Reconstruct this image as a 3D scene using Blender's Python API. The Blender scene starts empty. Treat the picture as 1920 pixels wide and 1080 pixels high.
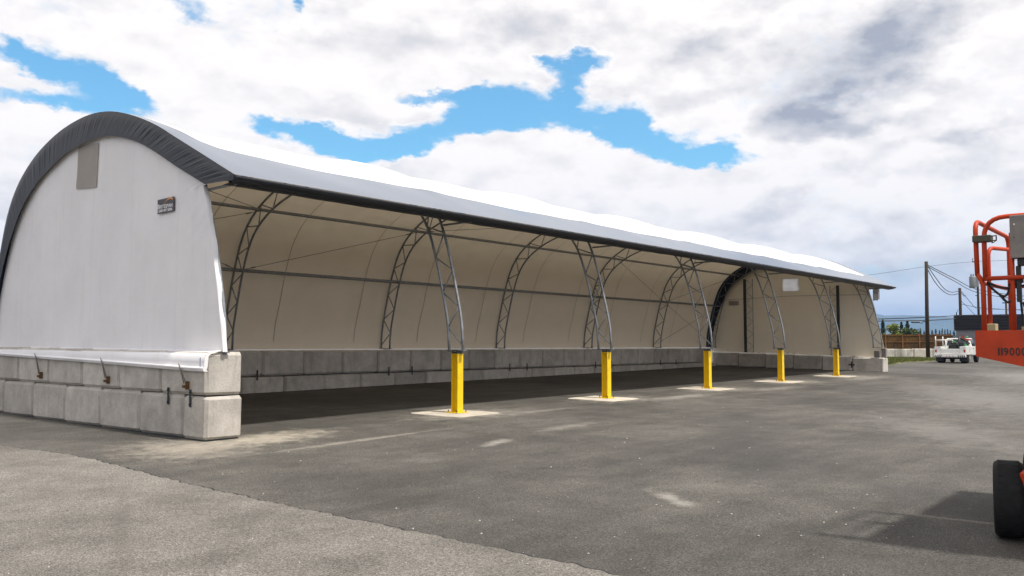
import bpy, bmesh, math, random
from mathutils import Vector, Matrix
random.seed(7)
D = bpy.data
SC = bpy.context.scene
COL = SC.collection
R = math.radians

# ------------------------------------------------------------------ camera
cam = D.cameras.new('camera')
cam.sensor_width = 36.0
cam.lens = 36.0 * 1682.5 / 1920.0
cam.clip_start = 0.1
cam.clip_end = 30000
camo = D.objects.new('camera', cam)
COL.objects.link(camo)
camo.location = (-8.912, -13.751, 1.582)
camo.rotation_euler = (R(90 + 3.62), 0, R(38.87 - 90))
SC.camera = camo

# ------------------------------------------------------------------ light
SUN_EL, SUN_AZ = 63.0, -82.0          # azimuth of the sun, degrees from +X towards +Y
sl = D.lights.new('sun', 'SUN')
sl.energy = 3.3
sl.angle = R(3.2)
sl.color = (1.0, 0.94, 0.86)
so = D.objects.new('sun', sl)
COL.objects.link(so)
sv = Vector((math.cos(R(SUN_EL)) * math.cos(R(SUN_AZ)), math.cos(R(SUN_EL)) * math.sin(R(SUN_AZ)), math.sin(R(SUN_EL))))
so.rotation_euler = sv.to_track_quat('Z', 'Y').to_euler()
so.location = (0, -30, 60)

SC.view_settings.view_transform = 'Standard'
SC.view_settings.look = 'None'
SC.view_settings.exposure = 0.64
SC.view_settings.gamma = 1
SC.view_settings.use_curve_mapping = False
try:
    SC.cycles.use_denoising = True
    SC.cycles.max_bounces = 8
    SC.cycles.diffuse_bounces = 4
    SC.cycles.volume_bounces = 0
    SC.cycles.caustics_reflective = False
    SC.cycles.caustics_refractive = False
except Exception:
    pass

# ------------------------------------------------------------------ sky: blue Nishita air behind procedural clouds
DENS= [(67.58, 15.64, 2.18, 0.71, -25, -1), (64.4, 15.12, 3.73, 0.98, -18, -1.1), (66.03, 13.69, 4.46, 0.61, -2, -1), (61.71, 14.22, 1.79, 0.66, -20, -0.6), (59.14, 19.55, 1.06, 0.75, 0, -0.6), (52.21, 20.83, 0.47, 0.47, 0, -0.8), (54.68, 13.36, 1.29, 0.71, -20, -0.5), (51.76, 12.91, 3.63, 0.73, -8, -0.8), (48.1, 12.25, 4.39, 1.0, -8, -1.7), (44.39, 15.69, 2.75, 0.45, -4, -0.9), (40.77, 15.75, 2.07, 0.9, 0, -1), (42.66, 13.44, 4.13, 1.24, 15, -1.3), (38.01, 14.88, 3.8, 1.45, 0, -1.3), (34.03, 17.51, 1.89, 0.69, 10, -1.2), (36.27, 17.68, 0.83, 0.48, 0, -0.8), (35.42, 16.16, 1.17, 1.24, 0, -1), (33.02, 13.83, 3.07, 1.43, -15, -1.2), (31.15, 14.1, 1.35, 1.35, 0, -0.8), (28.98, 12.29, 3.99, 1.2, -8, -1.2), (26.0, 11.78, 1.95, 0.91, 0, -1), (24.06, 11.46, 1.28, 0.38, 0, -0.4), (36.12, 11.73, 2.57, 2.13, 0, 2), (40.94, 11.13, 4.47, 1.99, 10, 2), (44.36, 10.52, 2.73, 1.16, 10, 1.2), (33.05, 10.68, 3.05, 2.04, -10, 1.5), (28.68, 9.24, 5.96, 1.92, 0, 1.6), (32.82, 13.62, 0.82, 0.37, -20, 0.7), (67.87, 12.21, 2.69, 0.91, 0, 1), (59.74, 16.54, 3.38, 1.69, 0, 1), (55.99, 15.03, 3.83, 1.28, 0, 0.8), (47.81, 17.44, 6.8, 2.04, 0, 0.8), (41.64, 16.33, 1.73, 1.04, 0, 0.5), (49.13, 14.65, 5.72, 0.74, 0, 0.8), (20.86, 12.77, 3.72, 1.24, 0, 0.8), (37.84, 14.55, 0.9, 0.31, 0, 0.5)]
GRAY= [(17.7, 16.3, 6.5, 2.3, 22, 0.9), (21.38, 17.94, 5.5, 1.7, 15, 0.5), (14.11, 18.45, 4.29, 1.72, 20, 0.42), (26.57, 18.26, 3.63, 0.92, 25, 0.5), (26.61, 15.36, 2.96, 0.46, 5, 0.25), (18.96, 14.65, 3.65, 0.61, 20, 0.4), (12.32, 12.03, 4.11, 0.44, 6, 0.35), (19.0, 13.0, 4.85, 0.55, 5, 0.28), (21.56, 8.97, 3.42, 0.81, 20, 0.3), (24.45, 7.13, 4.15, 1.09, 10, 0.4), (19.15, 6.29, 4.81, 0.9, 0, 0.3), (38.19, 9.46, 3.09, 0.62, 0, 0.4), (41.65, 19.52, 5.55, 1.56, 0, 0.22), (47.15, 18.73, 2.05, 1.37, 30, 0.2), (14.5, 4.2, 8.41, 1.7, 0, 0.48), (27.33, 11.18, 4.93, 0.82, 0, 0.1), (65.46, 13.22, 1.69, 0.56, 0, 0.15), (52.4, 12.07, 2.63, 0.66, 0, 0.25), (10.55, 16.21, 1.61, 1.61, 0, -0.3), (34.75, 10.71, 12.97, 2.9, 0, -0.55), (60.04, 16.51, 9.79, 2.75, 0, -0.4), (47.13, 16.83, 7.5, 2.39, 0, -0.35), (20.89, 11.5, 6.19, 0.93, 10, -0.3), (28.92, 17.39, 4.69, 2.01, 0, -0.3), (67.32, 11.54, 3.26, 1.36, 0, -0.3)]
W = D.worlds.new('World')
SC.world = W
W.use_nodes = True
nt = W.node_tree
nt.nodes.clear()

class NB:
    """small node builder"""
    def __init__(s, tree): s.t = tree
    def n(s, kind, **kw):
        x = s.t.nodes.new(kind)
        for k, v in kw.items(): setattr(x, k, v)
        return x
    def put(s, sock, v):
        if isinstance(v, bpy.types.NodeSocket): s.t.links.new(v, sock)
        elif v is not None: sock.default_value = v
    def m(s, op, a, b=None, c=None, clamp=False):
        x = s.n('ShaderNodeMath', operation=op, use_clamp=clamp)
        for i, v in enumerate((a, b, c)):
            if v is not None: s.put(x.inputs[i], v)
        return x.outputs[0]
    def vm(s, op, a, b=None):
        x = s.n('ShaderNodeVectorMath', operation=op)
        s.put(x.inputs[0], a)
        if b is not None: s.put(x.inputs[1], b)
        return x.outputs['Value'] if op in ('LENGTH', 'DOT_PRODUCT') else x.outputs[0]
    def ramp(s, v, lo, hi, a=0.0, b=1.0, smooth=True):
        x = s.n('ShaderNodeMapRange', interpolation_type='SMOOTHSTEP' if smooth else 'LINEAR')
        for i, q in enumerate((v, lo, hi, a, b)): s.put(x.inputs[i], q)
        return x.outputs[0]
    def noise(s, vec, scale, detail=4, rough=0.5, dist=0.0, col=False, dim='3D'):
        x = s.n('ShaderNodeTexNoise', noise_dimensions=dim)
        s.put(x.inputs['Vector'], vec)
        s.put(x.inputs['Scale'], scale)
        x.inputs['Detail'].default_value = detail
        x.inputs['Roughness'].default_value = rough
        x.inputs['Distortion'].default_value = dist
        return x.outputs['Color' if col else 'Fac']
    def mix(s, f, a, b, blend='MIX'):
        x = s.n('ShaderNodeMix', data_type='RGBA', blend_type=blend)
        s.put(x.inputs[0], f); s.put(x.inputs[6], a); s.put(x.inputs[7], b)
        return x.outputs[2]
    def mapping(s, vec, loc=(0, 0, 0), rot=(0, 0, 0), scale=(1, 1, 1), kind='POINT'):
        x = s.n('ShaderNodeMapping', vector_type=kind)
        s.put(x.inputs[0], vec)
        x.inputs[1].default_value = loc; x.inputs[2].default_value = rot; x.inputs[3].default_value = scale
        return x.outputs[0]
    def comb(s, a, b, c=0.0):
        x = s.n('ShaderNodeCombineXYZ')
        for i, v in enumerate((a, b, c)): s.put(x.inputs[i], v)
        return x.outputs[0]
    def sep(s, v):
        x = s.n('ShaderNodeSeparateXYZ'); s.put(x.inputs[0], v)
        return x.outputs

b = NB(nt)
tc = b.n('ShaderNodeTexCoord')
dirv = b.vm('NORMALIZE', tc.outputs['Generated'])
x, y, z = b.sep(dirv)
az = b.m('MULTIPLY', b.m('ARCTAN2', y, x), 57.29578)
el = b.m('MULTIPLY', b.m('ARCSINE', z), 57.29578)
# cloud field in direction space, flattened towards the horizon
elw = b.m('MULTIPLY', el, 1.7)
fld = b.comb(b.m('MULTIPLY', x, 1.0), b.m('MULTIPLY', y, 1.0), b.m('MULTIPLY', z, 1.9))
wa = b.noise(fld, 9.0, 7, 0.62, col=True)
wb = b.noise(fld, 38.0, 6, 0.6, col=True)
wr, wg, wbz = b.sep(b.vm('SUBTRACT', wa, (0.5, 0.5, 0.5)))
hr, hg, hb = b.sep(b.vm('SUBTRACT', wb, (0.5, 0.5, 0.5)))
azw = b.m('ADD', az, b.m('ADD', b.m('MULTIPLY', wr, 5.0), b.m('MULTIPLY', hr, 1.7)))
elw = b.m('ADD', el, b.m('ADD', b.m('MULTIPLY', wg, 3.2), b.m('MULTIPLY', hg, 1.3)))
P = b.comb(b.m('MULTIPLY', azw, -1.0), elw)
azg = b.m('ADD', az, b.m('MULTIPLY', wr, 7.0))
elg = b.m('ADD', el, b.m('MULTIPLY', wg, 4.0))
PG = b.comb(b.m('MULTIPLY', azg, -1.0), elg)

def field(tab, start, vec):
    acc = start
    for a, e, ra, re, rot, w in tab:
        q = b.mapping(vec, (-a, e, 0), (0, 0, R(rot)), (ra, re, 1), 'TEXTURE')
        g = b.ramp(b.vm('LENGTH', q), 0.0, 1.5, w, 0.0)
        acc = b.m('ADD', acc, g)
    return acc

base = b.noise(fld, 4.2, 5, 0.55)
dens = b.m('ADD', 0.78, b.m('MULTIPLY', b.m('SUBTRACT', base, 0.5), 1.1))
dens = field(DENS, dens, P)
fluff = b.m('ADD', b.m('MULTIPLY', hb, 0.75), b.m('MULTIPLY', wbz, 0.5))
dens = b.m('ADD', dens, fluff)
mask = b.ramp(dens, -0.05, 0.75)
mask = b.m('MAXIMUM', mask, b.ramp(el, 7.0, 2.0))
# grey undersides
gn = b.noise(b.vm('ADD', fld, (3.1, 1.7, 0.4)), 5.5, 4, 0.5)
gr = b.m('MULTIPLY', b.ramp(gn, 0.38, 0.76), 0.44)
gr = b.m('SUBTRACT', gr, b.m('MULTIPLY', b.ramp(dens, 1.1, 0.45), 0.35))
gr = b.m('MAXIMUM', field(GRAY, gr, PG), 0.03)
gr = b.m('ADD', gr, b.m('MULTIPLY', hb, 0.06))
# relief of the billows: density towards the sun's side against density here
n2 = b.noise(b.vm('ADD', fld, (0.0, 0.0, 0.03)), 16.0, 5, 0.55)
n1 = b.noise(fld, 16.0, 5, 0.55)
rel = b.m('MULTIPLY', b.m('SUBTRACT', n2, n1), 0.9)
gr = b.m('ADD', gr, rel, clamp=True)
cloud = b.mix(gr, (7.1, 6.75, 6.5, 1), (2.7, 2.85, 3.3, 1))
lowc = b.ramp(el, 6.0, 0.0)
cloud = b.mix(b.m('MULTIPLY', lowc, 0.55), cloud, (4.9, 5.5, 6.5, 1))
sky = b.n('ShaderNodeTexSky', sky_type='NISHITA')
sky.sun_disc = False
sky.sun_elevation = R(SUN_EL)
sky.sun_rotation = R(90 - SUN_AZ)
sky.altitude = 50
blue = b.mix(1.0, sky.outputs[0], (0.62, 1.12, 1.22, 1), 'MULTIPLY')
allc = b.mix(mask, blue, cloud)
bg = b.n('ShaderNodeBackground')
b.put(bg.inputs[0], allc)
bg.inputs[1].default_value = 0.105
out = b.n('ShaderNodeOutputWorld')
nt.links.new(bg.outputs[0], out.inputs[0])

# ------------------------------------------------------------------ helpers
def link(o, parent=None):
    COL.objects.link(o)
    if parent is not None: o.parent = parent
    return o

def mesh_of(name, bm, mats, smooth=False, angle=None):
    me = D.meshes.new(name)
    bm.normal_update()
    bm.to_mesh(me)
    bm.free()
    for m in (mats if isinstance(mats, (list, tuple)) else [mats]): me.materials.append(m)
    if smooth or angle:
        me.polygons.foreach_set('use_smooth', [True] * len(me.polygons))
        if angle: me.set_sharp_from_angle(angle=R(angle))
    return me

def part(name, me, parent=None, loc=(0, 0, 0), rot=(0, 0, 0), label=None):
    o = D.objects.new(name, me)
    o.location = loc
    o.rotation_euler = rot
    link(o, parent)
    if label: o['label'] = label
    return o

def tag(o, label, cat, group=None):
    o['label'] = label
    o['category'] = cat
    if group: o['group'] = group
    return o

def thing(name, label, cat, loc=(0, 0, 0), rz=0.0, group=None):
    o = D.objects.new(name, None)
    o.empty_display_size = 0.2
    o.location = loc
    o.rotation_euler = (0, 0, rz)
    link(o)
    return tag(o, label, cat, group)

def structure(o, kind='structure'):
    o['kind'] = kind
    return o

def box(bm, x0, x1, y0, y1, z0, z1, mi=0, bev=0.0, M=None):
    r = bmesh.ops.create_cube(bm, size=1.0)
    vs = r['verts']
    for v in vs:
        v.co = Vector((x0 + (v.co.x + .5) * (x1 - x0), y0 + (v.co.y + .5) * (y1 - y0), z0 + (v.co.z + .5) * (z1 - z0)))
    fs = list({f for v in vs for f in v.link_faces})
    if bev > 0:
        es = list({e for v in vs for e in v.link_edges})
        r = bmesh.ops.bevel(bm, geom=es, offset=bev, segments=1, affect='EDGES', profile=0.5)
        fs = [f for f in r['faces']] + [f for f in fs if f.is_valid]
        vs = list({v for f in fs for v in f.verts})
    for f in fs: f.material_index = mi
    if M is not None:
        for v in vs: v.co = M @ v.co
    return vs

def tube(bm, pts, r, n=8, mi=0, closed=False, caps=True):
    pts = [Vector(p) for p in pts]
    N = len(pts)
    rr = r if isinstance(r, (list, tuple)) else [r] * N
    rings = []
    ref = None
    for i, p in enumerate(pts):
        a = pts[max(i - 1, 0)]; c = pts[min(i + 1, N - 1)]
        t = (c - a).normalized()
        if ref is None:
            ref = Vector((0, 0, 1)) if abs(t.z) < .9 else Vector((1, 0, 0))
        u = (ref - t * ref.dot(t)).normalized()
        ref = u
        w = t.cross(u)
        rings.append([bm.verts.new(p + (u * math.cos(k * 2 * math.pi / n) + w * math.sin(k * 2 * math.pi / n)) * rr[i]) for k in range(n)])
    for i in range(N - 1):
        for k in range(n):
            f = bm.faces.new((rings[i][k], rings[i][(k + 1) % n], rings[i + 1][(k + 1) % n], rings[i + 1][k]))
            f.material_index = mi
            f.smooth = True
    if caps:
        f = bm.faces.new(list(reversed(rings[0]))); f.material_index = mi
        f = bm.faces.new(rings[-1]); f.material_index = mi

def rounded(pts, rad, seg=5):
    """polyline with its inner corners rounded"""
    pts = [Vector(p) for p in pts]
    out = [pts[0]]
    for i in range(1, len(pts) - 1):
        a, p, c = pts[i - 1], pts[i], pts[i + 1]
        d1 = (a - p); d2 = (c - p)
        r1 = min(rad, d1.length * .49, d2.length * .49)
        s, e = p + d1.normalized() * r1, p + d2.normalized() * r1
        for k in range(seg + 1):
            t = k / seg
            out.append((1 - t) ** 2 * s + 2 * t * (1 - t) * p + t * t * e)
    out.append(pts[-1])
    return out

def lathe(bm, prof, n=24, axis='Y', mi=0, M=None):
    """prof: (radius, along) pairs"""
    rings = []
    for r, a in prof:
        ring = []
        for k in range(n):
            t = 2 * math.pi * k / n
            c, s = r * math.cos(t), r * math.sin(t)
            co = Vector((c, a, s)) if axis == 'Y' else (Vector((c, s, a)) if axis == 'Z' else Vector((a, c, s)))
            ring.append(bm.verts.new(M @ co if M is not None else co))
        rings.append(ring)
    for i in range(len(rings) - 1):
        for k in range(n):
            f = bm.faces.new((rings[i][k], rings[i][(k + 1) % n], rings[i + 1][(k + 1) % n], rings[i + 1][k]))
            f.material_index = mi; f.smooth = True
    for ring in (rings[0], rings[-1]):
        if (ring[0].co - ring[n // 2].co).length > 1e-4:
            f = bm.faces.new(ring); f.material_index = mi

def sheet(bm, rows, mi=0, smooth=True):
    """grid of points -> quads"""
    vs = [[bm.verts.new(p) for p in r] for r in rows]
    for i in range(len(vs) - 1):
        for k in range(len(vs[i]) - 1):
            f = bm.faces.new((vs[i][k], vs[i][k + 1], vs[i + 1][k + 1], vs[i + 1][k]))
            f.material_index = mi; f.smooth = smooth
    return vs

def interp(x, xs, ys):
    if x <= xs[0]: return ys[0]
    for i in range(len(xs) - 1):
        if x <= xs[i + 1]:
            t = (x - xs[i]) / (xs[i + 1] - xs[i])
            return ys[i] + t * (ys[i + 1] - ys[i])
    return ys[-1]

def catmull(pts, per):
    out = []
    n = len(pts)
    for i in range(n - 1):
        p0, p1, p2, p3 = [Vector(pts[max(0, min(n - 1, j))]) for j in (i - 1, i, i + 1, i + 2)]
        for k in range(per):
            t = k / per
            out.append(.5 * ((2 * p1) + (p2 - p0) * t + (2 * p0 - 5 * p1 + 4 * p2 - p3) * t * t + (3 * p1 - p0 - 3 * p2 + p3) * t ** 3))
    out.append(Vector(pts[-1]))
    return out

def resample(pts, n):
    ls = [0.0]
    for i in range(1, len(pts)): ls.append(ls[-1] + (pts[i] - pts[i - 1]).length)
    out = []
    j = 0
    for k in range(n):
        s = ls[-1] * k / (n - 1)
        while j < len(ls) - 2 and ls[j + 1] < s: j += 1
        t = (s - ls[j]) / max(1e-9, ls[j + 1] - ls[j])
        out.append(pts[j].lerp(pts[j + 1], min(1, t)))
    return out

# ------------------------------------------------------------------ materials
def new_mat(name):
    m = D.materials.new(name)
    m.use_nodes = True
    m.node_tree.nodes.clear()
    q = NB(m.node_tree)
    o = q.n('ShaderNodeOutputMaterial')
    p = q.n('ShaderNodeBsdfPrincipled')
    m.node_tree.links.new(p.outputs[0], o.inputs[0])
    return m, q, p, o

def bump(q, p, h, dist, strength=1.0):
    x = q.n('ShaderNodeBump')
    x.inputs['Strength'].default_value = strength
    x.inputs['Distance'].default_value = dist
    q.put(x.inputs['Height'], h)
    q.t.links.new(x.outputs[0], p.inputs['Normal'])

def simple(name, col, rough=0.5, metal=0.0, var=0.15, scale=6.0, spec=0.5, bmp=0.0, bscale=40.0, dirt=None):
    m, q, p, o = new_mat(name)
    tcx = q.n('ShaderNodeTexCoord').outputs['Object']
    nz = q.noise(tcx, scale, 5, 0.6)
    k = q.ramp(nz, 0.25, 0.75, 1 - var, 1 + var)
    c = q.mix(1.0, (*col, 1), q.comb(k, k, k), 'MULTIPLY')
    if dirt:
        dn = q.noise(tcx, scale * .6, 6, 0.7)
        c = q.mix(q.ramp(dn, 0.52, 0.75, 0, dirt[3]), c, (*dirt[:3], 1))
    q.put(p.inputs['Base Color'], c)
    q.put(p.inputs['Roughness'], q.ramp(nz, 0.2, 0.8, max(0.02, rough - .08), min(1, rough + .08)))
    p.inputs['Metallic'].default_value = metal
    p.inputs['Specular IOR Level'].default_value = spec
    if bmp: bump(q, p, q.noise(tcx, bscale, 4, 0.6), bmp)
    return m

def asphalt(name, dark, light, seed, speck, dusty, streak=0.13):
    m, q, p, o = new_mat(name)
    pos = q.n('ShaderNodeNewGeometry').outputs['Position']
    pos = q.vm('ADD', pos, (seed, seed * .7, 0))
    big = q.noise(pos, 0.22, 5, 0.6)
    mid = q.noise(pos, 1.3, 5, 0.65)
    fine = q.noise(pos, 58.0, 4, 0.75)
    grit = q.noise(pos, 160.0, 2, 0.6)
    c = q.mix(q.ramp(big, 0.3, 0.7), (*dark, 1), (*light, 1))
    k = q.ramp(mid, 0.25, 0.75, 0.8, 1.2)
    c = q.mix(1.0, c, q.comb(k, k, k), 'MULTIPLY')
    # tyre-swept streaks along the yard
    st = q.noise(q.mapping(pos, scale=(0.16, 1.2, 1), rot=(0, 0, R(14))), 1.0, 6, 0.7)
    k = q.ramp(st, 0.35, 0.68, 1 - streak, 1 + streak)
    c = q.mix(1.0, c, q.comb(k, k, k), 'MULTIPLY')
    # pale stone faces and dark gaps
    k = q.ramp(fine, 0.3, 0.7, 1 - speck, 1 + speck)
    c = q.mix(1.0, c, q.comb(k, k, k), 'MULTIPLY')
    vz = q.n('ShaderNodeTexVoronoi')
    q.put(vz.inputs['Vector'], pos); vz.inputs['Scale'].default_value = 95.0
    k = q.ramp(vz.outputs['Color'], 0.1, 0.9, 1 - speck * .9, 1 + speck * .9)
    c = q.mix(1.0, c, q.comb(k, k, k), 'MULTIPLY')
    # pale dust worn into the surface
    du = q.noise(q.mapping(pos, scale=(0.35, 1.0, 1), rot=(0, 0, R(-20))), 0.9, 7, 0.72)
    c = q.mix(q.ramp(du, 0.60, 0.80, 0, dusty), c, (0.34, 0.31, 0.26, 1))
    return m, q, p, o, c, fine, vz, pos

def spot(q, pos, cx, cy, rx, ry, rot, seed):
    """an uneven patch of its own shape at a place on the yard"""
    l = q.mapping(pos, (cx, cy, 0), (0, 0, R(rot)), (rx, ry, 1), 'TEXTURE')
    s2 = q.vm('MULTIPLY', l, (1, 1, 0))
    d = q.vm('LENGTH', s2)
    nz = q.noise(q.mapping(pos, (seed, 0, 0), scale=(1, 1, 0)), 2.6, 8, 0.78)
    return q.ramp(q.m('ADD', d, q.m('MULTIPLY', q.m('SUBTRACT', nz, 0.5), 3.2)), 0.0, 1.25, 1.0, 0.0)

def yard_material():
    m, q, p, o, c, fine, vz, pos0 = asphalt('yard_asphalt', (0.058, 0.055, 0.049), (0.100, 0.094, 0.084), 0.0, 0.42, 0.22, 0.13)
    pos = q.n('ShaderNodeNewGeometry').outputs['Position']
    for cx, cy, rx, ry, rot, s, col, a in (
            (0.7, -0.55, 1.6, 0.8, 10, 1, (0.42, 0.38, 0.31), .75), (-0.9, -0.6, 1.5, 1.1, 60, 2, (0.38, 0.34, 0.28), .6),
            (1.6, -2.0, 2.2, .14, 2, 3, (0.36, 0.33, 0.28), .45), (2.76, -4.0, .6, .2, 20, 4, (0.40, 0.38, 0.34), .5),
            (-0.06, -8.87, .6, .14, 52, 5, (0.42, 0.40, 0.36), .45), (5.5, -3.5, 1.2, .25, 5, 6, (0.34, 0.32, 0.28), .35),
            (8.0, -1.0, 1.4, .22, 0, 7, (0.36, 0.34, 0.3), .3), (14.5, -1.2, 2.0, .4, 0, 8, (0.36, 0.34, 0.3), .5),
            (20.5, -1.6, 2.2, .5, 0, 9, (0.36, 0.34, 0.3), .4), (30, -1.5, 3.5, .7, 0, 10, (0.36, 0.34, 0.3), .4),
            (3.2, -8.5, 2.8, .9, 30, 11, (0.045, 0.043, 0.042), .55), (7.5, -6.2, 5, .7, 22, 12, (0.05, 0.048, 0.045), .5),
            (1.4, -11.5, 2.4, .8, 50, 13, (0.045, 0.043, 0.042), .4), (9, -9.5, 4, 1.2, 35, 14, (0.20, 0.19, 0.18), .5),
            (20, -8, 9, 2.2, 20, 15, (0.20, 0.195, 0.185), .6), (36, -7, 12, 3, 15, 16, (0.24, 0.235, 0.225), .6),
            (6.2, -.3, 1.7, 1.0, 0, 21, (.38, .35, .30), .5), (12.4, -.3, 1.7, 1.0, 0, 22, (.38, .35, .30), .5), (18.6, -.4, 1.8, 1.0, 0, 23, (.38, .35, .30), .5), (24.8, -.4, 2, 1.1, 0, 24, (.38, .35, .30), .5), (31, -.4, 2, 1.1, 0, 25, (.38, .35, .30), .5),
            (8, 4.5, 5, 3, 0, 17, (0.045, 0.042, 0.038), .6), (20, 5.0, 7, 3, 0, 18, (0.045, 0.042, 0.038), .6)):  # darker patches on the floor inside the shelter
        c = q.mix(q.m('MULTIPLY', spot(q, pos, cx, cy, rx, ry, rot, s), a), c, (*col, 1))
    k = q.ramp(fine, 0.3, 0.7, 0.9, 1.1)
    c = q.mix(1.0, c, q.comb(k, k, k), 'MULTIPLY')
    q.put(p.inputs['Base Color'], c)
    p.inputs['Roughness'].default_value = 0.85
    p.inputs['Specular IOR Level'].default_value = 0.3
    bump(q, p, q.m('ADD', fine, q.m('MULTIPLY', vz.outputs['Distance'], 0.8)), 0.006, 0.7)
    return m

def old_paving_material():
    m, q, p, o, c, fine, vz, pos = asphalt('old_asphalt', (0.150, 0.141, 0.126), (0.198, 0.186, 0.167), 13.0, 0.44, 0.2, 0.05)
    pg = q.n('ShaderNodeNewGeometry').outputs['Position']
    for cx, cy, rx, ry, rot, s, a in ((-4.6, -5.6, 2.8, .10, 62, 31, .35), (-5.0, -7.6, 2.2, .09, 48, 32, .3), (-5.9, -5.2, 2.6, .12, 80, 33, .28), (-4.0, -10.2, 1.6, .5, 60, 34, .22)):
        c = q.mix(q.m('MULTIPLY', spot(q, pg, cx, cy, rx, ry, rot, s), a), c, (.09, .083, .075, 1))
    q.put(p.inputs['Base Color'], c)
    p.inputs['Roughness'].default_value = 0.9
    p.inputs['Specular IOR Level'].default_value = 0.25
    bump(q, p, q.m('ADD', fine, vz.outputs['Distance']), 0.010, 0.8)
    return m

def concrete(name, col, stain=0.5, scale=1.0, pit=True):
    m, q, p, o = new_mat(name)
    tcx = q.n('ShaderNodeTexCoord').outputs['Object']
    oi = q.n('ShaderNodeObjectInfo').outputs['Random']
    v = q.vm('ADD', tcx, q.comb(q.m('MULTIPLY', oi, 37.0), q.m('MULTIPLY', oi, 91.0), 0))
    a = q.noise(v, 2.2 * scale, 6, 0.65)
    f = q.noise(v, 26 * scale, 4, 0.65)
    drip = q.noise(q.mapping(v, scale=(5, 5, .6)), 1.4, 5, 0.65)
    k = q.ramp(oi, 0, 1, 0.84, 1.12, smooth=False)
    c = q.mix(1.0, (*col, 1), q.comb(k, k, k), 'MULTIPLY')
    k = q.ramp(a, 0.28, 0.72, 0.78, 1.15)
    c = q.mix(1.0, c, q.comb(k, k, k), 'MULTIPLY')
    c = q.mix(q.ramp(drip, 0.5, 0.75, 0, stain), c, (col[0] * .55, col[1] * .53, col[2] * .5, 1))
    k = q.ramp(f, 0.3, 0.7, 0.93, 1.07)
    c = q.mix(1.0, c, q.comb(k, k, k), 'MULTIPLY')
    vz = q.n('ShaderNodeTexVoronoi'); q.put(vz.inputs['Vector'], v); vz.inputs['Scale'].default_value = 16 * scale
    pits = q.ramp(vz.outputs['Distance'], 0.05, 0.13, 0, 1)
    pits = q.m('MAXIMUM', pits, q.ramp(a, 0.62, 0.5))
    c = q.mix(q.m('SUBTRACT', 1.0, pits), c, (col[0] * .45, col[1] * .42, col[2] * .4, 1))
    q.put(p.inputs['Base Color'], c)
    p.inputs['Roughness'].default_value = 0.88
    p.inputs['Specular IOR Level'].default_value = 0.25
    bump(q, p, q.m('ADD', q.m('ADD', f, q.m('MULTIPLY', a, 1.5)), q.m('MULTIPLY', pits, .6)), 0.006, 0.8)
    return m

def fabric(name, col, trans_col, trans, rough=0.42, spec=0.35, fold=0.004, inner=None, coat=0.0, weld=False):
    m, q, p, o = new_mat(name)
    tcx = q.n('ShaderNodeTexCoord').outputs['Object']
    a = q.noise(tcx, 0.7, 5, 0.6)
    f = q.noise(tcx, 9.0, 4, 0.6)
    k = q.ramp(a, 0.3, 0.7, 0.95, 1.03)
    c = q.mix(1.0, (*col, 1), q.comb(k, k, k), 'MULTIPLY')
    if inner:      # inner face painted beige for the dim light inside; cloth is one colour
        c = q.mix(q.n('ShaderNodeNewGeometry').outputs['Backfacing'], c, (*inner, 1))
    q.put(p.inputs['Base Color'], c)
    p.inputs['Roughness'].default_value = rough
    p.inputs['Specular IOR Level'].default_value = spec
    p.inputs['Coat Weight'].default_value = coat
    p.inputs['Coat Roughness'].default_value = 0.16
    p.inputs['Coat Tint'].default_value = (.78, .89, 1, 1)  # blue of the reflected sky tinted into the coat
    hgt = q.m('ADD', a, q.m('MULTIPLY', f, 0.35))
    if weld:       # welded joints between the cloth widths, and rain streaks
        yy = q.sep(tcx)[1]
        fr = q.m('ABSOLUTE', q.m('SUBTRACT', q.m('FRACT', q.m('DIVIDE', q.m('ADD', yy, .35), 1.62)), .5))
        ln = q.ramp(fr, 0.488, 0.494)
        hgt = q.m('ADD', hgt, q.m('MULTIPLY', ln, .25))
        stn = q.noise(q.mapping(tcx, scale=(1, 3.2, .22)), 1.5, 6, 0.65)
        c = q.mix(q.ramp(stn, 0.52, 0.8, 0, .18), c, (.50, .48, .45, 1))
        c = q.mix(q.m('MULTIPLY', ln, .10), c, (.45, .45, .46, 1))
        q.put(p.inputs['Base Color'], c)
    bump(q, p, hgt, fold * 6, 0.5)
    if trans > 0:
        t = q.n('ShaderNodeBsdfTranslucent')
        k2 = q.ramp(q.noise(tcx, 2.3, 6, 0.65), 0.3, 0.7, 0.86, 1.12)
        q.put(t.inputs[0], q.mix(1.0, (*trans_col, 1), q.comb(k2, k2, k2), 'MULTIPLY'))
        mx = q.n('ShaderNodeMixShader')
        mx.inputs[0].default_value = trans
        q.t.links.new(p.outputs[0], mx.inputs[1]); q.t.links.new(t.outputs[0], mx.inputs[2])
        q.t.links.new(mx.outputs[0], o.inputs[0])
    return m

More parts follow.
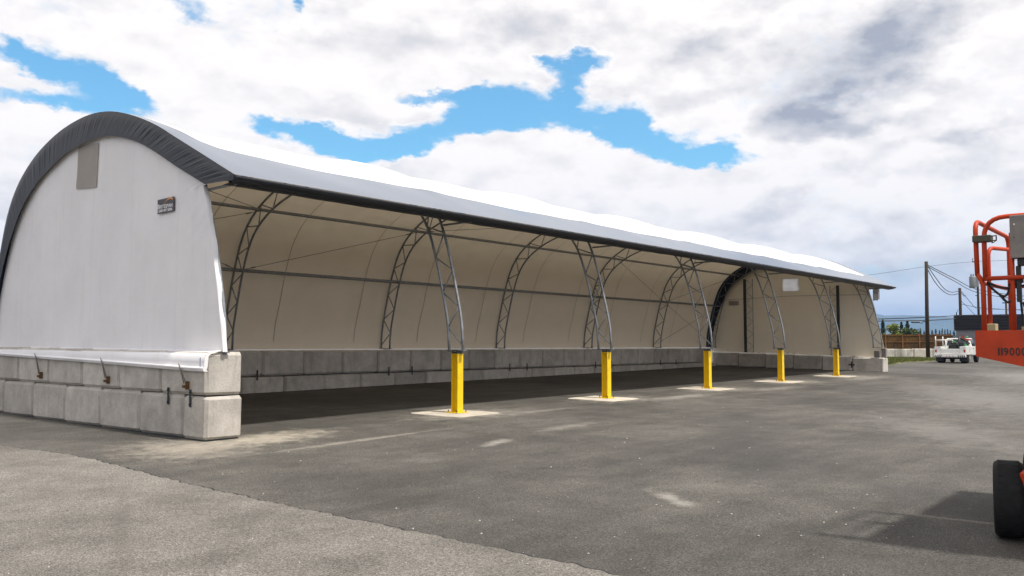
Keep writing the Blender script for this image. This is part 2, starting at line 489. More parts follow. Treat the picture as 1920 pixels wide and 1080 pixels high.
M_YARD = yard_material()
M_OLD = old_paving_material()
M_BLOCK = concrete('block_concrete', (0.475, 0.447, 0.407), 0.4)
M_PAD = concrete('pad_concrete', (0.53, 0.485, 0.41), 0.15, 1.2)
M_BARRIER = concrete('pale_barrier_concrete', (0.55, 0.52, 0.47), 0.8)
M_WHITE = fabric('white_cover_fabric', (0.80, 0.80, 0.79), (0.56, 0.47, 0.34), 0.145, inner=(0.82, 0.73, 0.60))
M_END = fabric('white_end_fabric', (0.88, 0.88, 0.91), (0.58, 0.50, 0.38), 0.15, 0.6, 0.15, inner=(0.82, 0.76, 0.64), weld=True)
M_GREY = fabric('grey_band_fabric', (0.038, 0.052, 0.084), (0.06, 0.06, 0.07), 0.0, 0.28, 0.6, 0.002, None, 0.8)  # blue of the sky's reflection is put into this grey
M_DARKF = fabric('dark_pleated_fabric', (0.030, 0.033, 0.042), (0.05, 0.05, 0.055), 0.03, 0.45, 0.35)
M_PATCH = fabric('vent_patch_fabric', (0.42, 0.39, 0.36), (0.5, 0.48, 0.45), 0.25, 0.6, 0.2)
M_SKYL = fabric('clear_patch_fabric', (0.62, 0.60, 0.58), (0.95, 0.95, 0.97), 0.6, 0.3, 0.4)
M_SEAM = simple('seam_fabric', (0.40, 0.35, 0.28), 0.6)
M_GALV = simple('galvanised_steel', (0.27, 0.29, 0.315), 0.42, 0.5, 0.25, 9.0)
M_CABLE = simple('cable_steel', (0.12, 0.12, 0.12), 0.5, 0.5)
M_DARKST = simple('dark_steel', (0.035, 0.042, 0.048), 0.5, 0.4, 0.3, 12)
M_RUST = simple('rusty_steel', (0.14, 0.065, 0.022), 0.75, 0.2, 0.5, 30)
M_YELLOW = simple('yellow_paint', (0.84, 0.57, 0.006), 0.42, 0, 0.08, 5, 0.5, 0.001, 50, (0.28, 0.17, 0.03, 0.6))
M_ORANGE = simple('orange_red_paint', (0.46, 0.045, 0.010), 0.5, 0, 0.15, 7, 0.3, 0.001, 60, (0.25, 0.04, 0.02, 0.5))
M_RUBBER = simple('black_rubber', (0.012, 0.012, 0.013), 0.75, 0, 0.4, 14, 0.25, 0.003, 60)
M_BLACK = simple('black_plastic', (0.012, 0.012, 0.013), 0.5)
M_GREYBOX = simple('grey_box_paint', (0.21, 0.19, 0.175), 0.55, 0.1, 0.15, 14, 0.4, 0.001, 40, (0.1, 0.09, 0.08, 0.5))
M_WOODPOLE = simple('creosoted_wood', (0.045, 0.034, 0.024), 0.85, 0, 0.35, 14, 0.2, 0.01, 30)
M_SIGN = simple('sign_black', (0.018, 0.018, 0.022), 0.35)
M_LETTER = simple('letter_white', (0.72, 0.72, 0.74), 0.5, 0, 0.02)
M_SWOOSH = simple('swoosh_orange', (0.80, 0.30, 0.05), 0.5, 0, 0.2, 4)
M_STENCIL = simple('stencil_black', (0.02, 0.015, 0.012), 0.6)
M_TRUCK = simple('white_truck_paint', (0.72, 0.72, 0.70), 0.3, 0, 0.08, 4, 0.5, 0, 40, (0.35, 0.31, 0.25, 0.4))
M_GLASS = simple('dark_window_glass', (0.015, 0.02, 0.024), 0.08, 0, 0.1, 3, 0.6)
M_GREEN = simple('green_hose', (0.02, 0.30, 0.09), 0.5)
M_RED = simple('red_plastic', (0.42, 0.03, 0.02), 0.45)
M_TAN = simple('tan_board', (0.42, 0.33, 0.18), 0.7)
M_CLAD = simple('dark_cladding', (0.030, 0.028, 0.034), 0.45, 0.2, 0.2, 3)
M_GREYWALL = simple('grey_wall', (0.20, 0.20, 0.21), 0.8, 0, 0.15, 2)
M_FENCE = simple('brown_fence_board', (0.095, 0.052, 0.018), 0.8, 0, 0.45, 1.3, 0.2, 0.01, 20)
M_FPOST = simple('orange_brown_post', (0.20, 0.085, 0.022), 0.7, 0, 0.3, 3)
M_BARK = simple('bark', (0.09, 0.065, 0.045), 0.9, 0, 0.3, 8)
M_CHROME = simple('grey_metal', (0.45, 0.45, 0.45), 0.3, 0.8)
M_TRANSF = simple('transformer_grey', (0.20, 0.215, 0.22), 0.5, 0.2)
M_PEBBLE = simple('pebble_stone', (0.38, 0.36, 0.32), 0.85, 0, 0.6, 40)

def leafy(name, col, var=0.5):
    m, q, p, o = new_mat(name)
    g = q.n('ShaderNodeNewGeometry')
    k = q.ramp(g.outputs['Random Per Island'], 0, 1, 1 - var, 1 + var, smooth=False)
    q.put(p.inputs['Base Color'], q.mix(1.0, (*col, 1), q.comb(k, k, k), 'MULTIPLY'))
    p.inputs['Roughness'].default_value = 0.7
    p.inputs['Specular IOR Level'].default_value = 0.2
    return m
M_LIME = leafy('lime_leaf', (0.20, 0.235, 0.03))
M_LEAF = leafy('mid_leaf', (0.075, 0.11, 0.03))
M_CONIF = leafy('conifer_needle', (0.025, 0.045, 0.022))
M_GRASS = leafy('grass_blade', (0.10, 0.115, 0.025), 0.6)
M_TURF = simple('turf_soil', (0.10, 0.105, 0.03), 0.95, 0, 0.4, 1.5)
M_HILL = simple('forested_hill', (0.05, 0.075, 0.05), 0.95, 0, 0.4, .004)

# ------------------------------------------------------------------ ground
GX = [-60, -8, -3, 0, 3, 6, 37, 60, 75, 100]
GZ = [-.13, -.10, -.085, -.045, .00, .04, .25, .18, .15, .16]
def gz(X, Y):
    s = .0134 + .0066 * max(0, min(1, X / 37.0))
    return interp(X, GX, GZ) + s * max(-4, min(9.5, Y))

def spaced(lo, hi, fine_lo, fine_hi, step):
    v = []
    a = fine_lo
    while a <= fine_hi: v.append(a); a += step
    s = step; a = fine_hi
    while a < hi: s *= 1.45; a += s; v.append(a)
    s = step; a = fine_lo; l = []
    while a > lo: s *= 1.45; a -= s; l.append(a)
    return list(reversed(l)) + v
bm = bmesh.new()
xs = spaced(-6000, 12000, -12, 46, 1.0)
ys = spaced(-9000, 9000, -18, 14, 1.0)
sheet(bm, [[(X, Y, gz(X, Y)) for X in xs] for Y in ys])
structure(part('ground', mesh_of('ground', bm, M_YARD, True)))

# older pale paving with its ragged seam
seam = [(-2.9, 9.0), (-2.85, 5.0), (-2.69, 1.94), (-2.47, -.25), (-2.68, -3.01), (-2.79, -4.62), (-2.88, -6.03), (-2.94, -7.44), (-3.0, -8.64), (-3.1, -10.04), (-3.25, -12.5), (-3.4, -16.0), (-3.7, -24)]
sp = resample(catmull([(a, c, 0) for a, c in seam], 8), 700)
rng = random.Random(3)
rows = [[], [], []]
bm = bmesh.new()
def ragged(i): return .018 * math.sin(i * .37) + .014 * math.sin(i * 1.13 + 1) + rng.uniform(-.012, .012)
jit = [ragged(i) for i in range(len(sp))]
offs = [0, .05, .4, 1, 2, 4, 7, 12, 20, 35]
rws = []
for d in offs:
    row = []
    for i, p_ in enumerate(sp):
        X = p_.x + (jit[i] if d < .3 else 0) - d
        row.append((X, p_.y, gz(X, p_.y) + (.012 if d else .009)))
    rws.append(row)
rws.insert(0, [(p_[0] + .012, p_[1], p_[2] - .012) for p_ in rws[0]])
sheet(bm, list(reversed(rws)))
structure(part('old_pavement', mesh_of('old_pavement', bm, M_OLD, True)))

bm = bmesh.new()
jl = [.012 + .02 * abs(math.sin(i * .21) * math.sin(i * .057 + 1)) + rng.uniform(0, .008) for i in range(len(sp))]
sheet(bm, [[(p_.x + jit[i] + .010 + d * jl[i], p_.y, gz(p_.x, p_.y) + .004) for i, p_ in enumerate(sp)] for d in (1, 0)])
structure(part('pavement_joint', mesh_of('pavement_joint', bm, simple('dark_joint', (.018, .017, .016), .9), True)))

# loose stones on the yard
bm = bmesh.new()
for i in range(420):
    if i < 170: X, Y = rng.uniform(-6, 12), rng.uniform(-12, 0)
    else:
        d = rng.uniform(2.2, 11); t = R(38.9 + rng.uniform(-31, 31))
        X, Y = -8.9 + d * math.cos(t), -13.75 + d * math.sin(t)
    s = rng.choice([.004, .005, .006, .008, .012])
    vs = bmesh.ops.create_icosphere(bm, subdivisions=1, radius=s)['verts']
    for v in vs:
        v.co *= rng.uniform(.75, 1.2)
        v.co.z *= .7
        v.co += Vector((X, Y, gz(X, Y) + .012 + s * .3 if X < -3 else gz(X, Y) + s * .4))
structure(part('loose_stones', mesh_of('loose_stones', bm, M_PEBBLE)), 'stuff')

# ------------------------------------------------------------------ concrete block walls
BL, BH, BD = 1.524, 0.752, 0.762
br = random.Random(77)
def block_mesh(L, H=BH, Dp=BD, bev=.052, name='concrete_block', mat=None):
    bm = bmesh.new()
    box(bm, -L / 2 + .008, L / 2 - .008, -Dp / 2, Dp / 2, 0.006, H - .010, 0, bev)
    for v in bm.verts:          # worn arrises
        v.co += Vector((br.uniform(-.011, .011) * (abs(v.co.x) < L / 2 - .03), br.uniform(-.011, .011) * (abs(v.co.y) < Dp / 2 - .03), br.uniform(-.012, .006) * (v.co.z > .1)))
    return mesh_of(name, bm, mat or M_BLOCK)
ME_BLOCK = block_mesh(BL)
ME_NEAR = block_mesh(1.463, .752, .72)
ME_HALF = block_mesh(.7315, .752, .72)
def strap_mesh(h=.30, w=.05):
    bm = bmesh.new()
    box(bm, -w / 2, w / 2, -.008, .008, -h / 2, h / 2, 0, .003)
    for s in (-1, 1):
        lathe(bm, [(0.0001, -.022), (.014, -.022), (.014, -.005)], 8, 'Y', 0, Matrix.Translation((0, 0, s * h * .36)))
    return mesh_of('steel_strap', bm, M_DARKST)
ME_STRAP = strap_mesh()
jr = random.Random(11)
def jit3(): return (jr.uniform(-.004, .004), jr.uniform(-.006, .006), 0)

# near end wall, outer face at X = .05, front end at Y = .36, rising gently towards the back
near_wall = thing('block_wall', 'two course concrete block wall under the white end panel with the sign', 'block wall', (.05, -.204, -.055))
BLN, BDN = 1.463, .7315
SL = .0098
def near_block(me, yc, course, dx=0):
    o = part('concrete_block', me, near_wall, (jr.uniform(-.006, .006), yc, (.0 if course == 0 else .762) + yc * SL + (.014 if course == 0 else 0)), (math.atan(SL), 0, R(90) + jr.uniform(-.004, .004)))
    return o
near_block(ME_HALF, BDN / 2, 0)
for i in range(6): near_block(ME_NEAR, BDN + BLN * (i + .5), 0)
near_block(ME_NEAR, .75, 1)
for i in range(5): near_block(ME_NEAR, 1.49 + BLN * (i + .5), 1)
near_block(ME_HALF, 1.49 + 5 * BLN + BDN / 2, 1)
bm = bmesh.new()
box(bm, -.31, .31, .05, 9.2, -.06, .03)  # dark strip standing in for the shade under the bottom blocks
part('base_shade_strip', mesh_of('base_shade_strip', bm, M_DARKST), near_wall, (0, 0, 0), (math.atan(SL), 0, 0))
for yy, zz in ((.47, .72), (1.17, .74)):
    part('steel_strap', ME_STRAP, near_wall, (-.373, yy, zz), (0, 0, R(-90)))

# back wall, inner face at Y = 8.63
back_wall = thing('block_wall', 'long two course concrete block wall along the closed back of the shelter', 'block wall', (0, 9.01, 0))
for i in range(-4, 20):
    xc = 7.156 + BL * (i + .5)
    if .6 < xc < 36.6:
        part('concrete_block', ME_BLOCK, back_wall, (xc, jr.uniform(-.008, .008), 1.425 - BH - xc * .0008), (0, 0, jr.uniform(-.003, .003)))
    xc = 7.156 + BL * i + .03
    if .6 < xc < 36.6:
        part('concrete_block', ME_BLOCK, back_wall, (xc, jr.uniform(-.012, .012), 1.425 - 2 * BH - .012 - xc * .0008), (0, 0, jr.uniform(-.003, .003)))
for xx in (6.95, 12.2, 13.3, 18.7, 19.8, 24.8, 26.1, 30.6, 32.2):
    part('steel_strap', ME_STRAP, back_wall, (xx, -.40, .69), (0, 0, 0))

# far end wall, one course
far_wall = thing('block_wall', 'single course concrete block wall across the far end of the shelter', 'block wall', (37.13, -.28, .17), 0)
SF = .027
for i in range(6):
    yc = BL * (i + .5)
    part('concrete_block', ME_BLOCK, far_wall, (jr.uniform(-.008, .008), yc, yc * SF + .01), (math.atan(SF), 0, R(90) + jr.uniform(-.003, .003)))
for yy, r_ in ((1.54, 0), (1.54, 90)):
    part('steel_strap', ME_STRAP, far_wall, (-.392 - r_ * .0001, yy, .42), (0, R(r_), R(90)))

# ------------------------------------------------------------------ concrete pads and yellow posts
BAY = 6.177
ordn = ['nearest', 'second', 'third', 'fourth', 'farthest']
def hsec(bm, w, d, tf, tw, z0, z1):
    box(bm, -w / 2, w / 2, -d / 2, -d / 2 + tf, z0, z1, 0, .002)
    box(bm, -w / 2, w / 2, d / 2 - tf, d / 2, z0, z1, 0, .002)
    box(bm, -tw / 2, tw / 2, -d / 2 + tf, d / 2 - tf, z0, z1)
PT = 1.375
for i in range(5):
    X = BAY * (i + 1)
    g = gz(X, 0)
    bm = bmesh.new()
    hx, hy = (.78, .86)
    n = 9
    rw = []
    for a in range(n + 1):
        row = []
        for c_ in range(n + 1):
            u, v = -hx + 2 * hx * a / n, -hy + 2 * hy * c_ / n
            e = 0
            if a in (0, n): u += jr.uniform(-.03, .03)
            if c_ in (0, n): v += jr.uniform(-.03, .03)
            if a in (0, n) or c_ in (0, n): e = -.02
            row.append((u, v, gz(X + u, .08 + v) - g + .014 + e))
        rw.append(row)
    sheet(bm, rw)
    lab = ['concrete pad under the nearest yellow post', 'concrete pad under the second yellow post from the near end', 'concrete pad under the middle yellow post',
           'concrete pad under the fourth yellow post from the near end', 'concrete pad under the farthest yellow post'][i]
    pad = part('concrete_pad', mesh_of('concrete_pad', bm, M_PAD, True), None, (X + jr.uniform(-.05, .05), .08, g))
    pad.rotation_euler.z = jr.uniform(-.03, .03)
    tag(pad, 'pale rectangular ' + lab, 'concrete pad', 'concrete pads set in the asphalt under the yellow posts')
ME_PLATE = None
for i in range(5):
    X = BAY * (i + 1)
    g = gz(X, 0) + .014
    lab = ['nearest yellow steel post, tallest in the row along the open side', 'second yellow steel post from the near end of the open side', 'middle yellow steel post of the five along the open side',
           'fourth yellow steel post from the near end of the open side', 'farthest yellow steel post, standing beside the far end wall'][i]
    t = thing('support_post', lab, 'post', (X, 0, g), 0, 'yellow posts carrying the front arch legs')
    h = PT - g
    bm = bmesh.new(); hsec(bm, .19, .19, .016, .012, .02, h - .012)
    part('column', mesh_of('column', bm, M_YELLOW), t)
    bm = bmesh.new(); box(bm, -.19, .19, -.17, .17, 0.001, .02, 0, .003)
    bp_ = part('base_plate', mesh_of('base_plate', bm, M_YELLOW), t)
    if ME_PLATE is None:
        bm = bmesh.new(); lathe(bm, [(.0001, .075), (.013, .07), (.013, .03), (.024, .03), (.024, .019)], 6, 'Z')
        ME_PLATE = mesh_of('bolt', bm, M_RUST)
    for sx in (-1, 1):
        for sy in (-1, 1): part('bolt', ME_PLATE, bp_, (sx * .15, sy * .13, 0))
    bm = bmesh.new(); box(bm, -.105, .105, -.105, .105, h - .012, h, 0, .002)
    part('cap_plate', mesh_of('cap_plate', bm, M_YELLOW), t)
    bm = bmesh.new()
    for s in (-1, 1): box(bm, -.09, .09, s * .075 - .006, s * .075 + .006, h, 1.462 - g)
    box(bm, -.05, .05, -.05, .05, h, 1.455 - g)
    part('saddle_bracket', mesh_of('saddle_bracket', bm, M_DARKST), t)

# ------------------------------------------------------------------ the fabric shelter
Z0 = 1.43
HALF = [(4.67, .02), (4.62, .7), (4.45, 1.45), (4.25, 2.2), (3.94, 3.05), (3.56, 3.62), (3.05, 4.05), (2.4, 4.40), (1.6, 4.67), (.8, 4.82), (0, 4.87)]
prof = [(4.5 + d, Z0 + z) for d, z in HALF] + [(4.5 - d, Z0 + z - .10 * math.exp(-((d - 2.2) / 1.2) ** 2)) for d, z in reversed(HALF[:-1])]
OUT = resample(catmull([(y_, z_, 0) for y_, z_ in prof], 12), 401)     # (Y, Z, 0) from back foot over the top to the front foot
def normals(c):
    o = []
    for i in range(len(c)):
        t = (c[min(i + 1, len(c) - 1)] - c[max(i - 1, 0)]).normalized()
        o.append(Vector((-t.y, t.x, 0)) if False else Vector((t.y, -t.x, 0)))
    return o
NRM = normals(OUT)
if NRM[200].y < 0: NRM = [-n_ for n_ in NRM]
TD = .42
INN = [p_ - n_ * TD for p_, n_ in zip(OUT, NRM)]
def V3(X, q): return Vector((X, q.x, q.y))

shelter = thing('fabric_shelter', 'long white and grey fabric arch shelter open along its front side', 'shelter', (0, 0, 0))

# arches
bm = bmesh.new()
tube(bm, [V3(0, OUT[i]) for i in range(0, 401, 8)], .031, 8)
tube(bm, [V3(0, INN[i]) for i in range(0, 401, 8)], .031, 8)
ME_ARCH = mesh_of('arch', bm, M_GALV)
NB_ = 34
braces = []
for k in range(NB_):
    i0, i1 = round(3 + k * 394 / NB_), round(3 + (k + 1) * 394 / NB_)
    a = (OUT if k % 2 == 0 else INN)[i0]; c = (INN if k % 2 == 0 else OUT)[i1]
    bm = bmesh.new()
    mid = (a + c) / 2
    tube(bm, [V3(0, a - mid), V3(0, c - mid)], .0175, 6)
    braces.append((mesh_of('brace', bm, M_GALV), V3(0, mid)))
bm = bmesh.new()
box(bm, -.05, .05, -.27, .27, -.010, .012, 0, .002)
box(bm, -.06, .06, -.05, .05, -.03, -.010)
ME_FOOT = mesh_of('base_plate', bm, M_GALV)
AX = [.06] + [BAY * i for i in range(1, 6)] + [BAY * 6 - .12]
for ia, X in enumerate(AX):
    ar = part('arch', ME_ARCH, shelter, (X, 0, 0))
    for me, loc in braces: part('brace', me, ar, loc)
    for q, qi in ((OUT[0], INN[0]), (OUT[-1], INN[-1])):
        m_ = (q + qi) / 2
        part('base_plate', ME_FOOT, ar, (0, m_.x, Z0 + .02))
    bm = bmesh.new()       # outrigger that carries the eave pipe
    tube(bm, [(0, 1.5, Z0 + 4.03), (0, .6, Z0 + 3.55), (0, -.42, Z0 + 2.98)], .028, 8)
    tube(bm, [(0, .44, Z0 + 2.92), (0, -.42, Z0 + 2.93)], .025, 8)
    part('outrigger', mesh_of('outrigger', bm, M_GALV), ar)

# purlins
def on_arch(z, back=True, inset=.21):
    best = min(range(0, 200) if back else range(201, 401), key=lambda i: abs((OUT[i] - NRM[i] * inset).y - (Z0 + z)))
    return OUT[best] - NRM[best] * inset
X0, X1 = .0, BAY * 6 + .1
PUR = []
for z_, bk in ((2.27, True), (3.92, True), (3.92, False), (4.66, True)):
    q = on_arch(z_, bk, .21 if z_ < 4.5 else .1)
    PUR.append(q)
    bm = bmesh.new()
    tube(bm, [(X0, q.x, q.y), (X1, q.x, q.y)], .036, 8)
    tube(bm, [(X0, q.x + (.1 if bk else -.1), q.y + .05), (X1, q.x + (.1 if bk else -.1), q.y + .05)], .024, 6)
    part('purlin', mesh_of('purlin', bm, M_GALV), shelter)
bm = bmesh.new()
tube(bm, [(X0 - .1, -.46, Z0 + 2.975), (X1 + .55, -.46, Z0 + 2.975)], .055, 10)
part('eave_pipe', mesh_of('eave_pipe', bm, M_DARKST), shelter)

# bracing cables
def cable(p0, p1):
    p0, p1 = Vector(p0), Vector(p1)
    bm = bmesh.new()
    d = (p1 - p0)
    tube(bm, [p0, p1], .0075, 5)
    for t in (.07, .93): tube(bm, [p0 + d * (t - .012), p0 + d * (t + .012)], .017, 6)
    part('cable', mesh_of('cable', bm, M_CABLE), shelter)
LO, UP = PUR[0], PUR[1]
FT = on_arch(.2)
RG = PUR[3]
def P3(i, q): return (AX[i], q.x, q.y)
for i, a, c in ((0, UP, LO), (0, LO, UP), (0, LO, FT), (0, UP, RG), (1, LO, UP), (2, UP, RG), (3, RG, LO), (4, UP, LO), (5, LO, FT), (5, FT, LO), (5, LO, UP)):
    if i < 6: cable(P3(i, a), P3(i + 1, c))
cable((AX[0], .75, Z0 + 3.0), (AX[1], UP.x, UP.y))

# cover fabric -------------------------------------------------------
CO = [p_ + n_ * .045 for p_, n_ in zip(OUT, NRM)]
it = min(range(200, 401), key=lambda i: abs(CO[i].x - 1.5))            # where the cover leaves the arch for the canopy
TIP = Vector((-.62, Z0 + 3.04, 0))
can = [CO[it].lerp(TIP, k / 26) for k in range(1, 27)]
def frac_sag(X):
    if X < AX[0] or X > AX[6]: return 0.0
    for i in range(6):
        if X <= AX[i + 1]:
            u = (X - AX[i]) / (AX[i + 1] - AX[i])
            L_ = AX[i + 1] - AX[i]
            return (1 - math.exp(-(u * L_ / .75) ** 2)) * (1 - math.exp(-((1 - u) * L_ / .75) ** 2))
    return 0.0
def cover_pt(X, q, n_, amt):
    s_ = frac_sag(X)
    w = .010 * math.sin(X * 2.1 + q.x * 1.3) * min(1, s_ * 3) * min(1, max(0, (q.x + .6) / 1.2))
    return V3(X, q - n_ * (amt * s_ + w))
full = [(CO[i], NRM[i], .105 * min(1, i / 40)) for i in range(0, it + 1, 6)]
ncan = Vector((-(CO[it].y - TIP.y), (CO[it].x - TIP.x), 0)).normalized()
if ncan.y < 0: ncan = -ncan
full += [(c_, ncan, .095 * (1 - (k + 1) / 26) ** 2.2) for k, c_ in enumerate(can)]
CS = len(full) - 27                                                      # index where the canopy starts
def border(X):     # line between white and grey, wandering a little along the roof
    return CS + interp(X, [.2, .45, .75, 2.2, 6.8, 11, 17, 24, 36], [-4.5, -.5, 3.0, 5.5, 7.5, 9.3, 10.2, 10.6, 12.0])
KB = CS + 10
def full_at(s_):
    i = max(0, min(len(full) - 2, int(s_))); t = s_ - i
    a_, c_ = full[i], full[i + 1]
    return a_[0].lerp(c_[0], t), a_[1].lerp(c_[1], t).normalized(), a_[2] + (c_[2] - a_[2]) * t
NX = 150
XA, XB = -.12, 37.95
NA = [a_ + d_ for a_ in AX for d_ in (-.9, -.65, -.45, -.3, -.15, .15, .3, .45, .65, .9) if XA < a_ + d_ < XB]
Xs = sorted(set([round(q_, 3) for q_ in NA] + [round(XA + (XB - XA) * i / NX, 3) for i in range(NX + 1)] + [.2, .28, .36, .44, .52, .6, .68, .76, 36.75] + [round(a_, 3) for a_ in AX]))
def grid(i0, i1, f0, f1, n):
    rows_ = []
    for X in Xs:
        if i0 - 1e-6 <= X <= i1 + 1e-6:
            s0, s1 = f0(X), f1(X)
            rows_.append([cover_pt(X, *full_at(s0 + (s1 - s0) * k / n)) for k in range(n + 1)])
    return rows_
zero = lambda X: 0.0
last = lambda X: len(full) - 1.0
bm = bmesh.new(); sheet(bm, grid(.2, 36.75, zero, border, 70))
part('cover', mesh_of('cover', bm, M_WHITE, True), shelter, label='white translucent roof and back cover')
bm = bmesh.new(); sheet(bm, grid(XA, XB, border, last, 24))
# rolled under the eave pipe
def hem(X):
    s_ = .004 * math.sin(X * 1.7) + .003 * math.sin(X * 5.3 + 1)
    return [Vector((X, y_, z_)) for y_, z_ in ((-.62, TIP.y - .012), (-.635, TIP.y - .035), (-.61, TIP.y - .065), (-.54, TIP.y - .095 + s_), (-.42, TIP.y - .125 + s_), (-.27, TIP.y - .14 + s_), (-.25, TIP.y - .13 + s_))]
sheet(bm, [hem(X) for X in Xs], 1)
part('eave_band', mesh_of('eave_band', bm, [M_GREY, M_DARKF], True), shelter, label='glossy grey fabric band along the eave')
bm = bmesh.new(); sheet(bm, grid(XA, .2, zero, border, 70))
part('end_band', mesh_of('end_band', bm, M_GREY, True), shelter, label='grey cover band at the near end')
bm = bmesh.new(); sheet(bm, grid(36.75, XB, zero, border, 70))
part('end_band', mesh_of('end_band', bm, M_GREY, True), shelter, label='grey cover band at the far end')

# welded seams, thin tapes on the inside and outside of the cover
for i in range(6):
    for u in (.28, .80):
        X = AX[i] + (AX[i + 1] - AX[i]) * u
        bm = bmesh.new()
        for off in (-.012,):
            rows_ = []
            for dx in (-.011, .011):
                rows_.append([cover_pt(X + dx, q - n_ * (-off), n_, a_) for q, n_, a_ in full[1:KB]])
            sheet(bm, rows_)
        part('seam', mesh_of('seam', bm, M_SEAM, True), shelter)

# pleated dark ring over each end arch --------------------------------
INR = [(9.08, Z0 + .0), (8.93, Z0 + 1.0), (8.60, Z0 + 1.9), (8.03, Z0 + 2.85), (7.36, Z0 + 3.50), (6.5, Z0 + 3.93), (5.5, Z0 + 4.25), (4.6, Z0 + 4.36), (3.9, Z0 + 4.36),
       (3.2, Z0 + 4.23), (2.55, Z0 + 4.03), (1.95, Z0 + 3.77), (1.2, Z0 + 3.40), (.55, Z0 + 3.10), (.27, Z0 + 2.97)]
ring_out = resample([full[k][0] for k in range(len(full))] + [Vector((-.60, TIP.y - .10, 0))], 520)
ring_in = resample(catmull([(a, c, 0) for a, c in INR], 12), 520)
def pleats(i, k):
    """depth of the gathers, strongest half way down"""
    w = math.sin(math.pi * min(1, k / 7)) if k < 7 else .5
    amp = .55 + .45 * math.sin(i * .047 + .8) * math.sin(i * .021)
    return .62 * (.007 * math.sin(i * .62 + 2.2 * math.sin(i * .05)) + .006 * math.sin(i * 1.07 + 3 * math.sin(i * .083) + k * .12) + .004 * math.sin(i * 1.7 + 2.5 * math.sin(i * .03) - k * .2) + .012 * math.sin(i * .13)) * (.3 + .7 * w) * amp
def ring(Xf, sgn):
    bm = bmesh.new()
    rows_ = []
    for i in range(520):
        a, c = ring_out[i], ring_in[i]
        row = []
        for k in range(11):
            t = k / 10
            q = a.lerp(c, t)
            row.append(V3(Xf + sgn * (.03 * math.sin(math.pi * min(1, t * 3) / 2) - .03 * t + pleats(i, k) * math.sin(math.pi * max(.08, min(.96, t)))), q))
        rows_.append(row)
    sheet(bm, rows_)
    return bm
part('end_valance', mesh_of('end_valance', ring(-.13, -1), M_DARKF, True), shelter, label='dark grey pleated fabric over the near end arch')
part('end_valance', mesh_of('end_valance', ring(37.30, 1), M_DARKF, True), shelter, label='dark grey fabric over the far end arch')
# dark corner cap where the ring meets the eave
bm = bmesh.new()
rows_ = []
for k in range(9):
    t = k / 8
    row = []
    for j in range(13):
        a = 2 * math.pi * j / 12
        X = -.14 + .60 * t
        r_ = .085 + .016 * math.sin(j * 2.3 + k * 1.7) - .02 * t
        row.append((X, -.52 + r_ * math.cos(a), Z0 + 2.98 + r_ * .9 * math.sin(a)))
    rows_.append(row)
sheet(bm, rows_)
part('eave_end_wrap', mesh_of('eave_end_wrap', bm, M_DARKF, True), shelter)

# end panels ----------------------------------------------------------
ring_pan = [a_.lerp(c_, .3) for a_, c_ in zip(ring_in, ring_out)]
IT = max(range(520), key=lambda i: ring_pan[i].y)
PTOP = ring_pan[IT].y
def inner_at(z_, back):
    src = ring_pan[:IT] if back else ring_pan[IT:]
    q = min(src, key=lambda p_: abs(p_.y - z_))
    return q.x
def right_edge(z_):     # front edge of the near panel
    if z_ > Z0 + 2.98: return inner_at(z_, False)
    return interp(z_ - Z0, [-.4, 0.0, .07, 1.04, 2.07, 3.0], [-.26, -.24, -.24, -.05, .18, .47])
def panel_rows(zb, zt, n, m, Xf, sgn, right):
    rows_ = []
    for i in range(n + 1):
        z_ = zb + (zt - zb) * (1 - (1 - i / n) ** 1.6)
        yl = inner_at(z_, True) if z_ < zt - .01 else ring_pan[IT].x + .02
        yr = right(z_) if z_ < zt - .01 else ring_pan[IT].x - .02
        row = []
        for k in range(m + 1):
            u = k / m
            y_ = yr + (yl - yr) * u
            w = (.012 * math.sin(y_ * 1.9 + z_ * .4) + .006 * math.sin(y_ * 4.7 + 1)) * min(1, max(0, (z_ - Z0 - .05) / .6))
            e = math.exp(-((y_ - yr) / .45) ** 2)
            w += e * .022 * math.sin((z_ * 2.2 + y_ * 2.6) * 6.5 + 2 * math.sin(z_ * 5)) * max(0, min(1, (z_ - Z0 - 1.2) / 1.0))
            edge = min(1, u * 14) * min(1, (1 - u) * 14)
            row.append((Xf + sgn * w * (.25 + .75 * edge), y_, z_))
        rows_.append(row)
    return rows_
def cut(bm, y0, y1, z0, z1):
    lim = ((y0, 1), (y1, 1), (z0, 2), (z1, 2))
    for e_, ax in lim:
        for v in bm.verts:
            if y0 - .06 < v.co.y < y1 + .06 and z0 - .06 < v.co.z < z1 + .06 and abs(v.co[ax] - e_) < .052: v.co[ax] = e_
    kill = [f for f in bm.faces if y0 < f.calc_center_median().y < y1 and z0 < f.calc_center_median().z < z1]
    bmesh.ops.delete(bm, geom=kill, context='FACES')
bm = bmesh.new()
rws = panel_rows(Z0 + .03, PTOP, 70, 90, -.03, -1, right_edge)
sheet(bm, [list(reversed(r_)) for r_ in rws])
# its front edge wraps back round the arch leg
edge = [r_[0] for r_ in rws if r_[0][2] < Z0 + 3.0]
sheet(bm, [[(p_[0] + d, p_[1] - (.018 if d else 0) + .012 * math.sin(p_[2] * 9) * (d > 0), p_[2]) for p_ in reversed(edge)] for d in (0, .02, .05, .08)])
part('end_panel', mesh_of('end_panel', bm, M_END, True), shelter, label='white fabric panel closing the near end')
